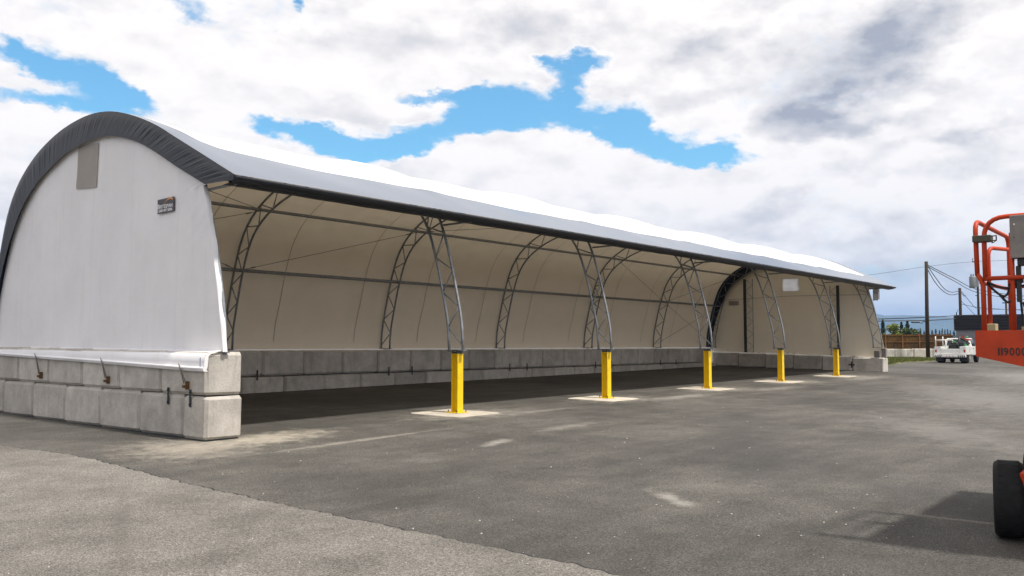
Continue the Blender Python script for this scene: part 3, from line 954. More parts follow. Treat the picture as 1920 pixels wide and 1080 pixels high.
# flap running out over the block tops and hanging down, with its hem pipe
def drop(y_): return interp(y_, [-.3, .25, 3.6, 8.7], [.285, .285, .215, .12])
bm = bmesh.new()
rws = []
for X_, zo, dr in ((-.0305, .062, 0), (-.06, .044, 0), (-.17, .026, 0), (-.30, .004, 0), (-.345, -.03, .0), (-.355, -.04, .35), (-.365, -.02, .7), (-.385, -.0, .92), (-.36, 0, 1.04)):
    rws.append([(X_ + (.006 if X_ < -.1 else 0) * math.sin((-.2 + 9.3 * k / 80) * 3.1 + zo * 30), -.2 + 9.3 * k / 80, Z0 + zo - drop(-.2 + 9.3 * k / 80) * dr + .006 * (-.2 + 9.3 * k / 80)) for k in range(81)])
sheet(bm, rws)
cor = [r_[0] for r_ in rws[2:]]
sheet(bm, [[(p_[0] + d, p_[1] - .004 - d * .05, p_[2] - .004) for p_ in cor] for d in (0, .03, .07)])
part('hem_flap', mesh_of('hem_flap', bm, M_END, True), shelter, label='white hem flap hanging over the top blocks')
bm = bmesh.new()
tube(bm, [(-.372, -.19 + 9.25 * k / 40, Z0 + .04 - drop(-.19 + 9.25 * k / 40) + .006 * (9.25 * k / 40)) for k in range(41)], .024, 10)
part('hem_pipe', mesh_of('hem_pipe', bm, M_END, True), shelter)
# corner label strip with blue print
bm = bmesh.new()
box(bm, -.401, -.398, -.165, -.125, Z0 - .22, Z0 - .06, 0)
for k in range(9): box(bm, -.4035, -.401, -.155, -.135, Z0 - .21 + k * .016, Z0 - .21 + k * .016 + .008, 1)
part('corner_label', mesh_of('corner_label', bm, [M_LETTER, simple('label_blue', (.15, .2, .55), .5)]), shelter)
# vent patch high on the near panel
def patch(X, pts, mat, name, lab, sgn):
    bm = bmesh.new()
    rows_ = []
    for i in range(7):
        row = []
        for k in range(7):
            u, v = i / 6, k / 6
            a = Vector(pts[0]).lerp(Vector(pts[1]), u); c = Vector(pts[3]).lerp(Vector(pts[2]), u)
            q = a.lerp(c, v)
            row.append((X + sgn * .004 * math.sin(i + k * 1.4), q.x, q.y))
        rows_.append(row)
    sheet(bm, rows_)
    o = part(name, mesh_of(name, bm, mat, True), shelter, label=lab)
    return o
patch(-.045, [(5.20, 5.76), (4.33, 5.73), (4.37, 4.82), (5.25, 4.87)], M_PATCH, 'vent_patch', 'beige square patch high on the near end panel', -1)

# far end panel
bm = bmesh.new()
def right_far(z_):
    if z_ > Z0 + 2.98: return inner_at(z_, False)
    return interp(z_ - Z0, [-.5, 0.0, .07, 1.04, 2.07, 3.0], [-.27, -.19, -.17, .03, .25, .52])
rws = panel_rows(Z0 - .62, PTOP, 60, 90, 37.26, 1, right_far)
for r_ in rws:
    for k, p_ in enumerate(r_):
        lo = Z0 - .46 + .027 * p_[1]
        r_[k] = (p_[0] if p_[2] >= lo else p_[0], p_[1], max(p_[2], lo))
sheet(bm, rws)
cut(bm, 4.10, 4.92, 4.45, 5.08)
part('end_panel', mesh_of('end_panel', bm, M_END, True), shelter, label='white fabric panel closing the far end')
patch(37.205, [(4.97, 5.14), (4.04, 5.12), (4.05, 4.39), (5.01, 4.37)], M_SKYL, 'window_patch', 'bright clear window in the far end panel', 1)
patch(37.205, [(8.02, 4.00), (7.44, 3.99), (7.44, 3.74), (8.02, 3.75)], M_PATCH, 'vent_patch', 'small grey vent patch in the far end panel', 1)
for yy, zt in ((7.0, 5.15), (1.97, 4.60)):
    bm = bmesh.new()
    zb = .98 + .027 * yy
    box(bm, 36.97, 37.09, yy - .06, yy + .06, zb, zt)
    box(bm, 36.93, 37.13, yy - .11, yy + .11, zb, zb + .03)
    post = part('end_post', mesh_of('end_post', bm, M_DARKST), shelter)
    s_ = -1 if yy > 4 else 1
    bm = bmesh.new()
    y1_ = yy + s_ * .42
    tube(bm, [(37.1, y1_, zb), (37.1, y1_, zt)], .018, 6)
    n = 12
    for k in range(n):
        za, zc = zb + (zt - zb) * k / n, zb + (zt - zb) * (k + 1) / n
        tube(bm, [(37.08, yy if k % 2 == 0 else y1_, za), (37.08, y1_ if k % 2 == 0 else yy, zc)], .011, 5)
    part('lattice', mesh_of('lattice', bm, M_GALV), post)
bm = bmesh.new()
tube(bm, [(37.15, 8.4, Z0 + 2.62), (37.15, 4.5, Z0 + 2.72), (37.15, .6, Z0 + 2.66)], .009, 5)
part('cable', mesh_of('cable', bm, M_CABLE), shelter)
# bracket and strap at the far front corner, small box under the eave tip
bm = bmesh.new()
box(bm, 36.78, 37.1, -.10, .18, .96, 1.30, 0, .02)
box(bm, 37.12, 37.30, -.30, -.06, .95, 1.42, 1, .01)
part('corner_bracket', mesh_of('corner_bracket', bm, [M_GREYBOX, M_PAD]), shelter)
bm = bmesh.new()
box(bm, 37.35, 37.55, .06, .34, Z0 + 2.42, Z0 + 2.95, 0, .02)
box(bm, 37.28, 37.35, .08, .32, Z0 + 2.36, Z0 + 2.75, 1, .015)
part('eave_box', mesh_of('eave_box', bm, [M_END, M_BLACK]), shelter, label='small pale and black box under the far eave tip')

# tie downs from the near hem to the blocks
def tie_down(y_):
    zt = Z0 + .06 - drop(y_) + .006 * y_
    zb = .86 + y_ * SL
    dX = -.33
    bm = bmesh.new()
    tube(bm, [(-.085, y_ + .05, zt + .05), (-.06, y_ + .03, zt - .06), (-.025, y_ - .04, zb + .05)], .010, 5)
    tube(bm, [(-.085, y_ + .05, zt + .05), (-.06, y_ + .0, zt - .06), (-.025, y_ - .10, zb + .05)], .010, 5)
    o = part('tie_strap', mesh_of('tie_strap', bm, M_GREYBOX), shelter, (dX, 0, 0))
    bm = bmesh.new()
    box(bm, -.04, .04, -.035, .035, -.025, .025, 0, .008)
    lathe(bm, [(.0001, -.055), (.022, -.055), (.022, .055), (.0001, .055)], 10, 'Y')
    box(bm, -.03, .04, -.075, -.055, -.05, .09, 1, .004)
    part('ratchet', mesh_of('ratchet', bm, [M_RUST, M_DARKST]), o, (-.02, y_ - .06, zb))
for yy in (.45, 3.2, 6.05, 8.4): tie_down(yy)

# company sign on the near end panel -----------------------------------
def text_mesh(name, body, size, mat, w=None, ext=.002):
    cu = D.curves.new(name, 'FONT')
    cu.body = body; cu.size = size; cu.extrude = ext; cu.align_x = 'CENTER'; cu.align_y = 'CENTER'
    cu.offset = size * .012
    o = D.objects.new(name, cu)
    COL.objects.link(o)
    dg = bpy.context.evaluated_depsgraph_get()
    dg.update()
    me = D.meshes.new_from_object(o.evaluated_get(dg))
    COL.objects.unlink(o); D.objects.remove(o); D.curves.remove(cu)
    me.name = name
    if w:
        xs_ = [v.co.x for v in me.vertices]
        k = w / (max(xs_) - min(xs_)); cx = (max(xs_) + min(xs_)) / 2
        for v in me.vertices: v.co.x = (v.co.x - cx) * k
    me.materials.clear(); me.materials.append(mat)
    return me
sg = thing('company_sign', 'small black company sign with white lettering and orange swoosh on the white end panel', 'sign', (-.055, 1.66, 4.17))
bm = bmesh.new(); box(bm, -.006, .006, -.285, .285, -.135, .135, 0, .002)
part('sign_board', mesh_of('sign_board', bm, M_SIGN), sg, (0, 0, 0), (R(-1.2), 0, 0))
TR = (R(90), 0, R(-90))
part('lettering', text_mesh('lettering', 'B', .125, M_LETTER, .065), sg, (-.009, .238, -.012), TR)
part('lettering', text_mesh('lettering', 'RITESPAN', .098, M_LETTER, .44), sg, (-.009, -.02, -.018), TR)
part('lettering', text_mesh('lettering', '1.800.407.5846', .075, M_LETTER, .50), sg, (-.009, .01, -.092), TR)
bm = bmesh.new()
u_, l_ = [], []
for k in range(25):
    t = k / 24
    y_ = .08 - .335 * t
    zc = .018 + .10 * math.sin(math.pi * min(1, t * 1.04) * .62 + .0) - .045 * max(0, t - .8) * 5 * .5
    wd = .003 + .022 * t ** 1.2 * (1 - max(0, (t - .92) / .08) * .8)
    u_.append((-.010, y_, zc + wd)); l_.append((-.010, y_, zc - wd * .5))
sheet(bm, [u_, l_], 0, False)
part('swoosh', mesh_of('swoosh', bm, M_SWOOSH), sg)

# ------------------------------------------------------------------ orange lift at the right edge
GL = gz(-.1, -12.1)
lift = thing('platform_lift', 'orange red platform lift with black tyre and tubular rails at the right edge', 'lift', (.1, -13.2, GL), 0)
def L(p): return (p[0] - .1, p[1] + 13.2, p[2] - GL)
def wheel(name_parent, x, y, r=.33, w=.25, ry=0):
    bm = bmesh.new()
    h = w / 2
    prof_ = [(r * .52, -h * .86), (r * .60, -h), (r * .80, -h), (r * .90, -h * .97), (r * .95, -h * .88), (r * .98, -h * .68), (r * .992, -h * .35), (r * .992, h * .35), (r * .98, h * .68), (r * .95, h * .88), (r * .90, h * .97), (r * .80, h), (r * .60, h), (r * .52, h * .86)]
    lathe(bm, prof_, 40, 'Y')
    for k in range(30):      # tread lugs
        a = 2 * math.pi * k / 30
        for s in (-1, 1):
            M_ = Matrix.Rotation(-a, 4, 'Y') @ Matrix.Translation((r - .003, s * h * .36, 0)) @ Matrix.Rotation(s * .35, 4, 'X')
            box(bm, -.012, .0005, -h * .32, h * .32, -.021, .021, 0, .001, M_)
    ty = part('tyre', mesh_of('tyre', bm, M_RUBBER, angle=35), name_parent, (x, y, r), (0, 0, ry))
    bm = bmesh.new()
    lathe(bm, [(.0001, h * .5), (r * .3, h * .5), (r * .35, h * .7), (r * .53, h * .82), (r * .53, -h * .82), (r * .35, -h * .7), (r * .3, -h * .5), (.0001, -h * .5)], 24, 'Y')
    for k in range(6):
        a = 2 * math.pi * k / 6
        for s in (-1, 1): box(bm, -.012, .012, s * h * .5 - .012, s * h * .5 + .012, -.012, .012, 0, 0, Matrix.Translation((r * .2 * math.cos(a), 0, r * .2 * math.sin(a))))
    part('rim', mesh_of('rim', bm, M_ORANGE, angle=35), ty)
    return ty
lift_y0 = -12.13
for wx in (.12, 1.75):
    for wy in (1.04, -1.25):
        wheel(lift, wx - .1 - .1, wy + .015, .335, .238, R(10) if wx < 1 else 0)
bm = bmesh.new()
box(bm, -.55, 2.0, -1.0, .62, .28, .62, 0, .04)
box(bm, -.36, .05, .50, .93, .30, .66, 0, .07)
box(bm, 1.45, 1.75, .50, .86, .36, .71, 0, .05)
part('chassis', mesh_of('chassis', bm, M_ORANGE), lift)
bm = bmesh.new()
for wx in (-.08, 1.55): tube(bm, [(wx, -1.25, .33), (wx, 1.0, .33)], .05, 10)
part('axle', mesh_of('axle', bm, M_DARKST), lift)
bm = bmesh.new()
for s in (-.35, .05):
    for z0_ in (.72, .98, 1.24):
        box(bm, -.45, 1.5, s - .04, s + .04, z0_, z0_ + .11, 0, .01)
        box(bm, -.45, 1.5, s - .13, s - .05, z0_ + .10, z0_ + .21, 0, .01)
part('scissor_stack', mesh_of('scissor_stack', bm, M_DARKST), lift)

# platform: near side at X = -.65, left side at Y = -12.06
ZF = 1.70
bm = bmesh.new()
fr = []
yl, yr = -12.057, -14.9
# skirt board, its lower edge dropping towards the right
vs = [(-.66, yl, ZF + .0), (-.66, yl, 1.487), (-.66, -12.46, 1.392), (-.66, yr, 1.36), (-.66, yr, ZF)]
a = [bm.verts.new(L(v)) for v in vs]; c = [bm.verts.new(L((v[0] + .03, v[1], v[2]))) for v in vs]
bm.faces.new(a); bm.faces.new(list(reversed(c)))
for i in range(5): bm.faces.new((a[i], c[i], c[(i + 1) % 5], a[(i + 1) % 5]))
bmesh.ops.recalc_face_normals(bm, faces=bm.faces)
skirt = part('skirt_board', mesh_of('skirt_board', bm, M_ORANGE), lift)
for k_, ch in enumerate('119000'):
    part('lettering', text_mesh('lettering', ch, .088, M_STENCIL, .012 if ch == '1' else .033, .0015), skirt, L((-.6625, -12.222 - (.008, .030, .060, .103, .146, .189)[k_], 1.523)), TR)
bm = bmesh.new()
box(bm, *[v - .1 for v in (-.625, .66)], yr + 13.2, yl + 13.2, 1.60 - GL, 1.64 - GL, 0, .004)
box(bm, *[v - .1 for v in (.63, .66)], yr + 13.2, yl + 13.2, 1.641 - GL, 1.72 - GL, 0, .004)
box(bm, *[v - .1 for v in (-.625, .625)], yl + 13.175, yl + 13.2, 1.641 - GL, 1.70 - GL, 0, .004)
box(bm, .60, 2.3, yr + 13.2, yl + 13.17, 1.58 - GL, 1.63 - GL, 0, .004)  # unseen deck extension, added to lengthen the lift's shadow
box(bm, .66, 2.3, yr + 13.3, yl + 13.0, 1.30 - GL, 1.58 - GL, 0, .02)  # unseen box below that deck, added for the same shadow
part('floor_and_shadow_deck', mesh_of('floor_and_shadow_deck', bm, M_GREYBOX), lift)
T = .018
def rail(name, pts, rad=.09, r=T, mat=M_ORANGE):
    bm = bmesh.new()
    tube(bm, [L(p) for p in rounded(pts, rad, 6)], r, 10)
    return part(name, mesh_of(name, bm, mat, True), lift)
# left side loop seen first: near upright, top rail running back, far upright
rail('side_rail', [(-.64, -12.085, 2.16), (-.62, -12.075, 2.625), (.66, -12.10, 2.60), (.66, -12.10, ZF)], .12, .0195)
rail('corner_post', [(-.64, -12.085, 2.17), (-.635, -12.125, 2.10), (-.635, -12.125, ZF)], .05, .020)
# gate loop on the near side
rail('gate_rail', [(-.66, -12.148, 2.11), (-.66, -12.148, 2.635), (-.66, -13.1, 2.635), (-.66, -13.1, ZF)], .17, .0195)
rail('mid_rail', [(-.66, -12.14, 2.13), (-.66, -14.85, 2.13)], .02, .0185)
rail('side_mid_rail', [(-.62, -12.11, 2.10), (.65, -12.12, 2.10)], .02, .018)
# middle upright on the left side with a rail of its own
rail('side_post', [(.10, -12.03, ZF), (.10, -12.03, 2.46), (.62, -12.17, 2.47)], .09, .018)
for yy in (-12.345, -12.475, -13.6, -14.85): rail('rail_post', [(-.64, yy, ZF), (-.64, yy, 2.62 if yy < -13 else 2.50)], .02, .018)
rail('far_rail', [(.66, -12.10, 2.60), (.66, -14.85, 2.60), (.66, -14.85, ZF)], .1, .018)
rail('far_mid_rail', [(.66, -12.10, 2.13), (.66, -14.85, 2.13)], .02, .018)
bm = bmesh.new()
def lb(x0, x1, y0, y1, z0, z1, mi=0, bev=.004): box(bm, x0 - .1, x1 - .1, y0 + 13.2, y1 + 13.2, z0 - GL, z1 - GL, mi, bev)
lb(-.70, -.56, -13.25, -12.345, 2.285, 2.635)
box(bm, -.803, -.799, .815, .827, 2.555 - GL, 2.567 - GL, 1)
box(bm, -.803, -.799, .700, .712, 2.35 - GL, 2.362 - GL, 2)
box(bm, -.803, -.799, .820, .828, 2.45 - GL, 2.458 - GL, 2)
part('control_box', mesh_of('control_box', bm, [M_GREYBOX, M_LETTER, M_BLACK]), lift)
bm = bmesh.new(); lb(-.66, -.56, -12.60, -12.385, 2.225, 2.284); lb(-.645, -.60, -12.405, -12.37, 1.93, 2.225); lb(-.64, -.60, -12.42, -12.34, 2.085, 2.115)
part('control_bracket', mesh_of('control_bracket', bm, M_BLACK), lift)
bm = bmesh.new(); lb(-.70, -.60, -12.205, -12.065, 2.435, 2.49)
lb(-.69, -.675, -12.245, -12.205, 2.475, 2.483, 0, 0); lb(-.69, -.675, -12.245, -12.205, 2.437, 2.445, 0, 0); lb(-.69, -.675, -12.247, -12.239, 2.437, 2.483, 0, 0)
tube(bm, [L(p) for p in ((-.68, -12.24, 2.44), (-.685, -12.225, 2.425), (-.69, -12.208, 2.42))], .004, 5)
part('gate_latch', mesh_of('gate_latch', bm, simple('olive_steel', (.07, .065, .045), .6, .3)), lift)
bm = bmesh.new(); lb(.05, .16, -12.08, -11.985, ZF - .06, ZF + .07); lb(-.60, -.52, -12.43, -12.39, ZF - .04, ZF + .03)
part('post_foot', mesh_of('post_foot', bm, M_TAN), lift)
def hose(pts, r=.008):
    bm = bmesh.new()
    tube(bm, [L(p) for p in catmull(pts, 6)], r, 6)
    part('hose', mesh_of('hose', bm, M_BLACK, True), lift)
hose([(-.60, -12.15, 2.10), (-.58, -12.20, 2.03), (-.57, -12.26, 1.985), (-.57, -12.295, 2.01), (-.57, -12.31, 2.09)], .010)
hose([(-.60, -12.15, 2.105), (-.60, -12.24, 2.06), (-.60, -12.33, 2.05), (-.60, -12.45, 2.07), (-.58, -12.62, 2.09)], .010)
hose([(-.58, -12.235, 2.00), (-.57, -12.28, 1.94), (-.57, -12.31, 1.94), (-.57, -12.34, 1.97)], .011)
hose([(-.60, -12.36, 2.09), (-.59, -12.385, 1.98), (-.58, -12.395, 1.85), (-.57, -12.40, 1.71)], .010)
hose([(-.60, -12.41, 1.93), (-.60, -12.43, 1.83), (-.60, -12.445, 1.72)], .010)

# ------------------------------------------------------------------ far side of the yard
FW = Vector((.779, .628, 0)); RT = Vector((.628, -.779, 0)); C0 = Vector((-8.912, -13.751, 0))
def fr_(xc, zc, z=0.0): return C0 + FW * zc + RT * xc + Vector((0, 0, z))
RZ = math.atan2(RT.y, RT.x)

# white service truck
tp = fr_(32.15, 66.0)
hd = math.atan2(FW.y, FW.x) - R(25.7) - R(11.5)
truck = thing('service_truck', 'white service pickup truck with work body seen from behind', 'truck', (tp.x, tp.y, gz(tp.x, tp.y)), hd)
WD = 1.06
def tbox(name, boxes, mats, parent=truck, bev=.02):
    bm = bmesh.new()
    for q in boxes:
        box(bm, *q[:6], q[6] if len(q) > 6 else 0, q[7] if len(q) > 7 else bev)
    return part(name, mesh_of(name, bm, mats), parent)
tbox('work_body', [(0, 2.6, -WD, -WD + .42, .62, 1.22), (0, 2.6, WD - .42, WD, .62, 1.22), (.02, 2.6, -WD + .42, WD - .42, .62, .74), (2.52, 2.6, -WD + .42, WD - .42, .74, 1.3)], M_TRUCK)
tbox('tailgate', [(-.03, .03, -WD + .43, WD - .43, .76, 1.05)], M_TRUCK)
bp2 = tbox('rear_bumper', [(-.22, .0, -WD - .02, WD + .02, .44, .61)], M_TRUCK)
bm = bmesh.new()
for s in (-1, 1):
    for k in range(4):
        y_ = s * (.62 + .13 * k)
        q = [(-.225, y_ - .035, .45), (-.225, y_ + .035, .45), (-.225, y_ + .035 - s * .06, .60), (-.225, y_ - .035 - s * .06, .60)]
        f = bm.faces.new([bm.verts.new(v) for v in q])
part('chevron', mesh_of('chevron', bm, M_BLACK), bp2)
bm = bmesh.new()
for y_ in (-.22, 0, .22): box(bm, -.235, -.222, y_ - .03, y_ + .03, .50, .56)
part('marker_lamp', mesh_of('marker_lamp', bm, M_RED), bp2)
for s in (-1, 1): tbox('tail_lamp', [(-.025, .01, s * (WD - .10) - .06, s * (WD - .10) + .06, .80, 1.0)], M_RED)
# cab with sloped glasshouse
bm = bmesh.new()
box(bm, 2.68, 4.35, -.98, .98, .55, 1.22, 0, .05)
r_ = box(bm, 2.72, 4.2, -.95, .95, 1.2, 1.86, 0, .04)
for v in r_:
    if v.co.z > 1.5:
        v.co.y *= .84
        v.co.x = 2.92 + (v.co.x - 2.72) * .62
box(bm, 4.3, 5.45, -.96, .96, .55, 1.12, 0, .08)
part('cab', mesh_of('cab', bm, M_TRUCK), truck)
def quad(name, pts, mat, parent=truck, th=.012):
    bm = bmesh.new()
    p_ = [Vector(v) for v in pts]
    n_ = (p_[1] - p_[0]).cross(p_[2] - p_[0]).normalized() * th
    a_ = [bm.verts.new(v + n_) for v in p_]; c_ = [bm.verts.new(v - n_) for v in p_]
    bm.faces.new(a_); bm.faces.new(list(reversed(c_)))
    for i in range(len(p_)): bm.faces.new((a_[i], c_[i], c_[(i + 1) % len(p_)], a_[(i + 1) % len(p_)]))
    bmesh.ops.recalc_face_normals(bm, faces=bm.faces)
    return part(name, mesh_of(name, bm, mat), parent)
quad('rear_window', [(2.745, -.78, 1.28), (2.745, .78, 1.28), (2.90, .70, 1.78), (2.90, -.70, 1.78)], M_GLASS)
for s in (-1, 1):
    quad('side_window', [(2.90, s * .955, 1.27), (4.05, s * .955, 1.27), (3.75, s * .82, 1.80), (3.00, s * .82, 1.80)], M_GLASS)
    d_ = quad('door', [(2.95, s * .985, .62), (4.1, s * .985, .62), (4.1, s * .985, 1.2), (2.95, s * .985, 1.2)], M_TRUCK)
    tbox('handle', [(3.02, 3.18, s * 1.0 - .012, s * 1.0 + .012, 1.06, 1.10)], M_BLACK, d_, .003)
    tbox('mirror', [(3.95, 4.07, s * 1.16 - .10, s * 1.16 + .10, 1.25, 1.50)], M_BLACK)
    quad('wheel_arch', [(4.55, s * .97, .35), (5.35, s * .97, .35), (5.2, s * .97, .82), (4.7, s * .97, .82)], M_BLACK)
quad('windscreen', [(4.17, -.80, 1.28), (4.17, .80, 1.28), (3.86, .70, 1.80), (3.86, -.70, 1.80)], M_GLASS)
def truck_wheel(x_, y_, w_):
    bm = bmesh.new()
    lathe(bm, [(.22, -w_ / 2), (.34, -w_ / 2), (.385, -w_ * .38), (.39, 0), (.385, w_ * .38), (.34, w_ / 2), (.22, w_ / 2)], 24, 'Y')
    t_ = part('tyre', mesh_of('tyre', bm, M_RUBBER, angle=40), truck, (x_, y_, .39))
    bm = bmesh.new()
    lathe(bm, [(.0001, w_ * .3), (.12, w_ * .35), (.22, w_ * .46), (.22, -w_ * .46), (.12, -w_ * .35), (.0001, -w_ * .3)], 16, 'Y')
    part('rim', mesh_of('rim', bm, M_CHROME), t_)
truck_wheel(.95, -.80, .50); truck_wheel(.95, .80, .50); truck_wheel(4.95, -.84, .27); truck_wheel(4.95, .84, .27)
tbox('rear_axle', [(.80, 1.1, -.6, .6, .30, .52), (-.1, 4.6, -.42, -.34, .44, .60), (-.1, 4.6, .34, .42, .44, .60)], M_BLACK)
for s in (-1, 1): tbox('mud_flap', [(.38, .40, s * .80 - .26, s * .80 + .26, .14, .60)], M_BLACK, truck, .003)
# gear in the bed
tbox('compressor', [(.5, 1.6, -.42, .22, .75, 1.40), (.6, 1.5, -.36, .16, 1.40, 1.52)], M_BLACK, truck, .06)
tbox('tool_box', [(.3, .7, .32, .66, .75, 1.14)], M_TRUCK)
tbox('side_crate', [(.35, .75, -.86, -.55, 1.23, 1.5)], M_BLACK)
bm = bmesh.new()
tube(bm, [(.5, -.52, .75), (.5, -.54, 1.95)], .075, 8)
tube(bm, [(.5, -.54, 1.92), (.9, -.75, 1.72), (1.6, -1.0, 1.45)], .07, 8)
part('crane_arm', mesh_of('crane_arm', bm, M_BLACK), truck)
bm = bmesh.new()
tube(bm, [(1.3, -.75, 1.78), (1.9, -1.02, 1.72)], .06, 8, 0); tube(bm, [(2.2, -.55, 1.80), (2.2, -.82, 1.98)], .05, 8, 1)
box(bm, 2.1, 2.25, -.55, -.40, 1.80, 2.08, 2, .02)
part('beacon_reel', mesh_of('beacon_reel', bm, [M_RED, M_GREEN, M_BLACK]), truck)
for pts in ([(.5, -.3, 1.55), (.6, -.1, 1.62), (.9, .05, 1.5), (1.1, .0, 1.35)], [(1.5, -.7, 1.5), (1.2, -.86, 1.35), (.9, -.92, 1.28)], [(.55, -.62, 1.45), (.45, -.8, 1.36), (.6, -.95, 1.30)]):
    bm = bmesh.new(); tube(bm, catmull(pts, 5), .035, 6)
    part('hose', mesh_of('hose', bm, M_GREEN, True), truck)
bm = bmesh.new()
for x_ in (.05, 2.5):
    tube(bm, [(x_, .98, 1.2), (x_, .98, 1.98)], .035, 6)
    tube(bm, [(x_, .30, 1.2 if x_ > 1 else 1.14), (x_, .30, 1.72)], .03, 6)
    tube(bm, [(x_, .98, 1.70), (x_, .30, 1.72)], .03, 6)
tube(bm, [(.05, .98, 1.70), (2.5, .98, 1.70)], .03, 6); tube(bm, [(.05, .30, 1.72), (2.5, .30, 1.72)], .03, 6)
part('ladder_rack', mesh_of('ladder_rack', bm, M_TRUCK), truck)

# barrier of pale concrete blocks and the brown fence behind it
ZB = 83.5
bw = fr_(32.8, ZB)
barrier = thing('barrier_wall', 'low pale concrete barrier behind the grass strip', 'barrier', (bw.x, bw.y, .22), RZ)
BB = 1.75
bm = bmesh.new(); box(bm, -BB / 2 + .02, BB / 2 - .02, -.3, .3, 0, .98, 0, .04)
ME_BAR = mesh_of('barrier_block', bm, M_BARRIER)
bm = bmesh.new(); box(bm, -BB / 2 + .02, BB / 2 - .02, -.3, .3, 0, .88, 0, .04)
ME_BAR2 = mesh_of('barrier_block', bm, M_BARRIER)
for i in range(6):
    part('barrier_block', ME_BAR, barrier, (BB * i, jr.uniform(-.03, .03), jr.uniform(-.03, .02)), (0, 0, jr.uniform(-.02, .02)))
fw_ = fr_(32.5, 86.0)
fence = thing('board_fence', 'brown board fence with orange brown posts behind the pale barrier', 'fence', (fw_.x, fw_.y, .2), RZ)
FP = 1.62
bm = bmesh.new()
for k in range(10):
    hgt = 2.37 + .05 * math.sin(k * 2.7)
    box(bm, FP * k / 10 + .006, FP * (k + 1) / 10 - .006, -.012 + .01 * (k % 2), .012 + .01 * (k % 2), .1, hgt)
ME_FPAN = mesh_of('fence_panel', bm, M_FENCE)
bm = bmesh.new(); box(bm, -.05, .05, -.07, .03, 0, 2.43, 0, .008)
ME_FPOST = mesh_of('fence_post', bm, M_FPOST)
bm = bmesh.new()
for z_ in (1.66, 2.30): box(bm, 0, FP, -.06, -.015, z_ - .03, z_ + .03)
ME_FRAIL = mesh_of('fence_rail', bm, M_FPOST)
for i in range(6):
    part('fence_panel', ME_FPAN, fence, (FP * i, 0, jr.uniform(-.03, .03)))
    part('fence_post', ME_FPOST, fence, (FP * i, 0, 0))
    part('fence_rail', ME_FRAIL, fence, (FP * i, 0, jr.uniform(-.03, .03)))

# grass strip
gp = [(50.5, 3.45), (59.5, 5.15), (66, 5.3), (72.5, 5.6), (80, 7.6), (85.5, 7.9), (82.5, 11.4), (78.6, 12.6), (73.5, 10.3), (60, 6.6)]
bm = bmesh.new()
cx_, cy_ = sum(p_[0] for p_ in gp) / len(gp), sum(p_[1] for p_ in gp) / len(gp)
rows_ = []
for s in (1.0, .96, .8, .5, .1):
    row = []
    for a_, c_ in gp + [gp[0]]:
        X, Y = cx_ + (a_ - cx_) * s, cy_ + (c_ - cy_) * s
        row.append((X, Y, gz(X, Y) + (-.01 if s == 1 else .05 if s > .9 else .07)))
    rows_.append(row)
sheet(bm, rows_)
structure(part('grass_verge', mesh_of('grass_verge', bm, M_TURF, True)))
def inside(X, Y):
    c_ = False
    for i in range(len(gp)):
        x1, y1 = gp[i]; x2, y2 = gp[i - 1]
        if (y1 > Y) != (y2 > Y) and X < (x2 - x1) * (Y - y1) / (y2 - y1) + x1: c_ = not c_
    return c_
gr_ = random.Random(5)
verts, faces = [], []
while len(faces) < 9000:
    X, Y = gr_.uniform(50, 86), gr_.uniform(3, 13)
    if not inside(X, Y): continue
    h = gr_.uniform(.05, .20); a_ = gr_.uniform(0, 6.28); w = gr_.uniform(.012, .03); z_ = gz(X, Y) + .03
    i = len(verts)
    verts += [(X - w * math.cos(a_), Y - w * math.sin(a_), z_), (X + w * math.cos(a_), Y + w * math.sin(a_), z_), (X + gr_.uniform(-.08, .08), Y + gr_.uniform(-.08, .08), z_ + h)]
    faces.append((i, i + 1, i + 2))
me = D.meshes.new('grass'); me.from_pydata(verts, [], faces); me.materials.append(M_GRASS)
structure(part('grass', me), 'stuff')

# dark clad building
bp3 = fr_(49.3, 100.0)
bld = thing('industrial_building', 'flat roofed building with dark ribbed cladding over a grey wall', 'building', (bp3.x, bp3.y, .1), RZ - R(27.5))
bm = bmesh.new(); box(bm, .12, 30, .12, 18, 0, 3.12)
part('wall', mesh_of('wall', bm, M_GREYWALL), bld)
for k in range(10):
    bm = bmesh.new()
    z_ = 3.10 + k * .166
    q = [(0, z_), (-.09, z_ + .04), (-.09, z_ + .11), (0, z_ + .15)]
    front = [[(x_ if x_ > 0 else d, d, z2) for x_ in (0, 30)] for d, z2 in q]
    sheet(bm, front, 0, False)
    sheet(bm, [[(d, y_ if y_ > 0 else d, z2) for y_ in (18, 0)] for d, z2 in q], 0, False)
    part('cladding_panel', mesh_of('cladding_panel', bm, M_CLAD), bld)
bm = bmesh.new(); box(bm, -.02, 30, -.02, 18, 4.757, 4.80); box(bm, .02, 30, .02, 18, 3.122, 4.756)
part('roof', mesh_of('roof', bm, M_CLAD), bld)
bm = bmesh.new(); tube(bm, [(.2, .5, 4.8), (.25, .5, 5.15)], .05, 6); tube(bm, [(.25, .5, 5.12), (.42, .5, 5.45)], .02, 5)
part('roof_vent', mesh_of('roof_vent', bm, M_BLACK), bld)

